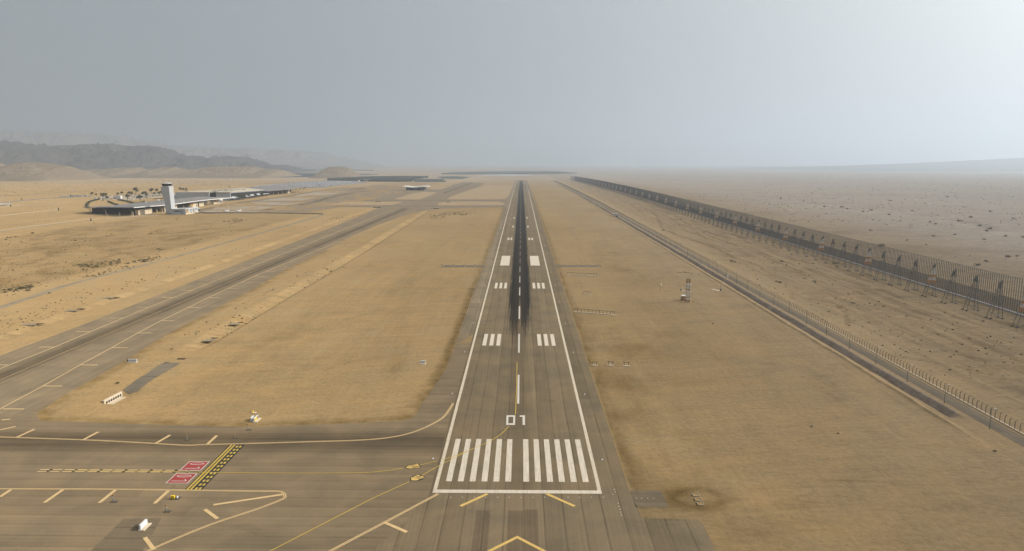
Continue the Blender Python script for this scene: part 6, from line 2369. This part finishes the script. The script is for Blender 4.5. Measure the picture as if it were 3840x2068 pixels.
def range_mesh(name, crest, D0, depth, base_dz, col, rug, seed, foot=None, slope_pow=.8, nx_=520, ny_=70, cap=None, wl=420.0):
    """mountain range: crest profile given in photo pixels taken at distance D0, falling to the plain on both sides"""
    cx_ = np.array([c_[0] for c_ in crest], float)
    cy_ = np.array([c_[1] for c_ in crest], float)
    pxs = np.linspace(cx_[0], cx_[-1], nx_)
    top = [GX(a, float(np.interp(a, cx_, cy_)), D0) for a in pxs]
    tx = np.array([t_.x for t_ in top])
    tz = np.array([t_.z for t_ in top])
    v = np.linspace(-1, 1, ny_)
    XX = np.tile(tx, (ny_, 1))
    YY = D0 + np.tile(v[:, None], (1, nx_)) * depth
    base = np.interp(YY, PY, PZ) - 6
    rise = np.maximum(tz - (np.interp(D0, PY, PZ) - 6), 0)[None, :]
    rise = rise * np.interp(np.arange(nx_), [0, 14, nx_ - 15, nx_ - 1], [0, 1, 1, 0])[None, :]
    sh = (1 - np.abs(v)[:, None]) ** slope_pow
    w_ = rug * depth * .012
    wl_ = wl
    wxx = XX + wl_ * .5 * fbm(XX / wl_ * .6 + seed, YY / wl_ * .6, 3)
    wyy = YY + wl_ * .5 * fbm(XX / wl_ * .6, YY / wl_ * .6 + seed, 3)
    g = fbm(wxx / wl_ + seed, wyy / (wl_ * 1.6), 6, .55, True) * 2
    g2 = fbm(wxx / (wl_ * .28) + seed, wyy / (wl_ * .6) + 3, 4, .6, True)
    relief_ = (g * 1.0 + g2 * .45) - .62
    env = np.sin(np.pi * np.clip(1 - np.abs(v)[:, None], 0, 1)) * 1.0
    ZZ = base + rise * sh * (1 + rug * env * relief_)
    ZZ[ny_ // 2] = np.where(np.abs(v[ny_ // 2]) < 1e-6, base[ny_ // 2] + rise[0], ZZ[ny_ // 2])
    me_ = bpy.data.meshes.new(name)
    vv_ = np.stack([XX.ravel(), YY.ravel(), ZZ.ravel()], 1)
    i_ = (np.arange(ny_ - 1)[:, None] * nx_ + np.arange(nx_ - 1)[None, :]).ravel()
    me_.from_pydata(vv_.tolist(), [], np.stack([i_, i_ + 1, i_ + nx_ + 1, i_ + nx_], 1).tolist())
    me_.materials.append(col)
    o_ = bpy.data.objects.new(name, me_)
    C.objects.link(o_)
    o_['kind'] = 'structure'
    return o_


def rock_mat(name, c1, c2, sc_=.004, bd=6.0):
    m, n, b = new_mat(name)
    k = NB(n)
    P, X_, Y_, Z_ = k.pos()
    a = k.noise(P, sc_, 6, .6, .8)
    a2 = k.noise(P, sc_ * 6, 4, .6)
    f = k.math('ADD', k.math('MULTIPLY', k.rng(a, .3, .7), .7), k.math('MULTIPLY', k.rng(a2, .3, .7), .3))
    n.links.new(k.mix(f, c1, c2), b.inputs['Base Color'])
    n.links.new(k.bump(k.math('ADD', a, a2), bd, 1.0), b.inputs['Normal'])
    b.inputs['Roughness'].default_value = 1.0
    b.inputs['Specular IOR Level'].default_value = 0.05
    return m


ROCK_D = rock_mat('dark_rock', (.028, .029, .033), (.092, .082, .075), .003, 10.0)
ROCK_T = rock_mat('tan_rock', (.15, .115, .08), (.215, .165, .112), .01, 3.0)
ROCK_F = rock_mat('far_rock', (.12, .108, .10), (.24, .20, .15), .0012, 20.0)
range_mesh('hills', [(-600, 520), (-200, 522), (0, 530), (60, 542), (130, 548), (200, 546), (260, 547), (285, 545), (310, 538.5), (325, 538), (345, 541), (380, 541), (410, 545), (430, 546), (450, 545), (490, 548), (520, 549), (545, 546), (565, 550), (590, 550), (610, 557),
                     (630, 565), (650, 571), (665, 580), (693, 583), (720, 589), (755, 592), (799, 595), (830, 590), (858, 584), (880, 589), (910, 590), (929, 604), (957, 610), (997, 612), (1022, 621), (1060, 632), (1110, 642)], 7400, 1500, 0, ROCK_D, 1.15, 3.0, wl=420.0)
range_mesh('mountains', [(-800, 480), (-300, 484), (0, 492), (100, 494), (150, 498), (230, 497), (300, 500), (380, 503), (430, 512), (470, 522), (560, 527), (620, 545), (700, 551), (800, 555), (870, 558), (950, 558), (1050, 563), (1150, 568), (1210, 571), (1260, 590), (1320, 606), (1400, 624), (1500, 640)],
           15500, 3300, 0, ROCK_F, .8, 9.0, None, .55, wl=900.0)
range_mesh('mounds', [(-120, 640), (-40, 606), (0, 612), (18, 632), (24, 634), (56, 611), (100, 608), (150, 609), (200, 614), (235, 619), (255, 623), (275, 636), (296, 652), (312, 674)], 3900, 420, 0, ROCK_T, .22, 1.0, None, .9, wl=110.0)
range_mesh('mounds', [(290, 652), (330, 636), (420, 633), (450, 629), (520, 628), (545, 646), (600, 628), (655, 626), (672, 640), (690, 632), (740, 640), (770, 626), (880, 624), (960, 625), (985, 636), (1040, 634), (1080, 644)], 4900, 500, 0, ROCK_T, .25, 5.0, None, .8, wl=120.0)
range_mesh('mound', [(1186, 655), (1205, 640), (1225, 630), (1240, 626), (1262, 625), (1292, 626), (1308, 631), (1328, 643), (1345, 654)], 4600, 260, 0, ROCK_T, .2, 7.0, None, .9, wl=110.0)
range_mesh('hills', [(2440, 648), (2600, 641), (2880, 632), (3200, 622), (3500, 609), (3840, 592), (4400, 570), (5200, 550)], 12500, 4200, 0, rock_mat('fan_gravel', (.085, .085, .088), (.13, .125, .12), .001, 4.0), .06, 4.0, None, .75, wl=2000.0)

# ================================================================ HAZE
HAZE = 1.15e-4
hx0, hx1, hy0, hy1, hz0, hz1 = -41000, 41000, -500, 46000, -190, 1150
hb = MB().add([(hx0, hy0, hz0), (hx1, hy0, hz0), (hx1, hy1, hz0), (hx0, hy1, hz0), (hx0, hy0, hz1), (hx1, hy0, hz1), (hx1, hy1, hz1), (hx0, hy1, hz1)], [(3, 2, 1, 0), (4, 5, 6, 7), (0, 1, 5, 4), (1, 2, 6, 5), (2, 3, 7, 6), (3, 0, 4, 7)])
hm = bpy.data.materials.new('haze_air')
hm.use_nodes = True
hn = hm.node_tree
hn.nodes.clear()
ho = hn.nodes.new('ShaderNodeOutputMaterial')
hv = hn.nodes.new('ShaderNodeVolumePrincipled')
hv.inputs['Color'].default_value = (0.69, 0.79, 0.90, 1)
hv.inputs['Density'].default_value = HAZE
hv.inputs['Anisotropy'].default_value = 0.58
hn.links.new(hv.outputs[0], ho.inputs['Volume'])
hz = hb.build('haze', hm)
hz['kind'] = 'stuff'
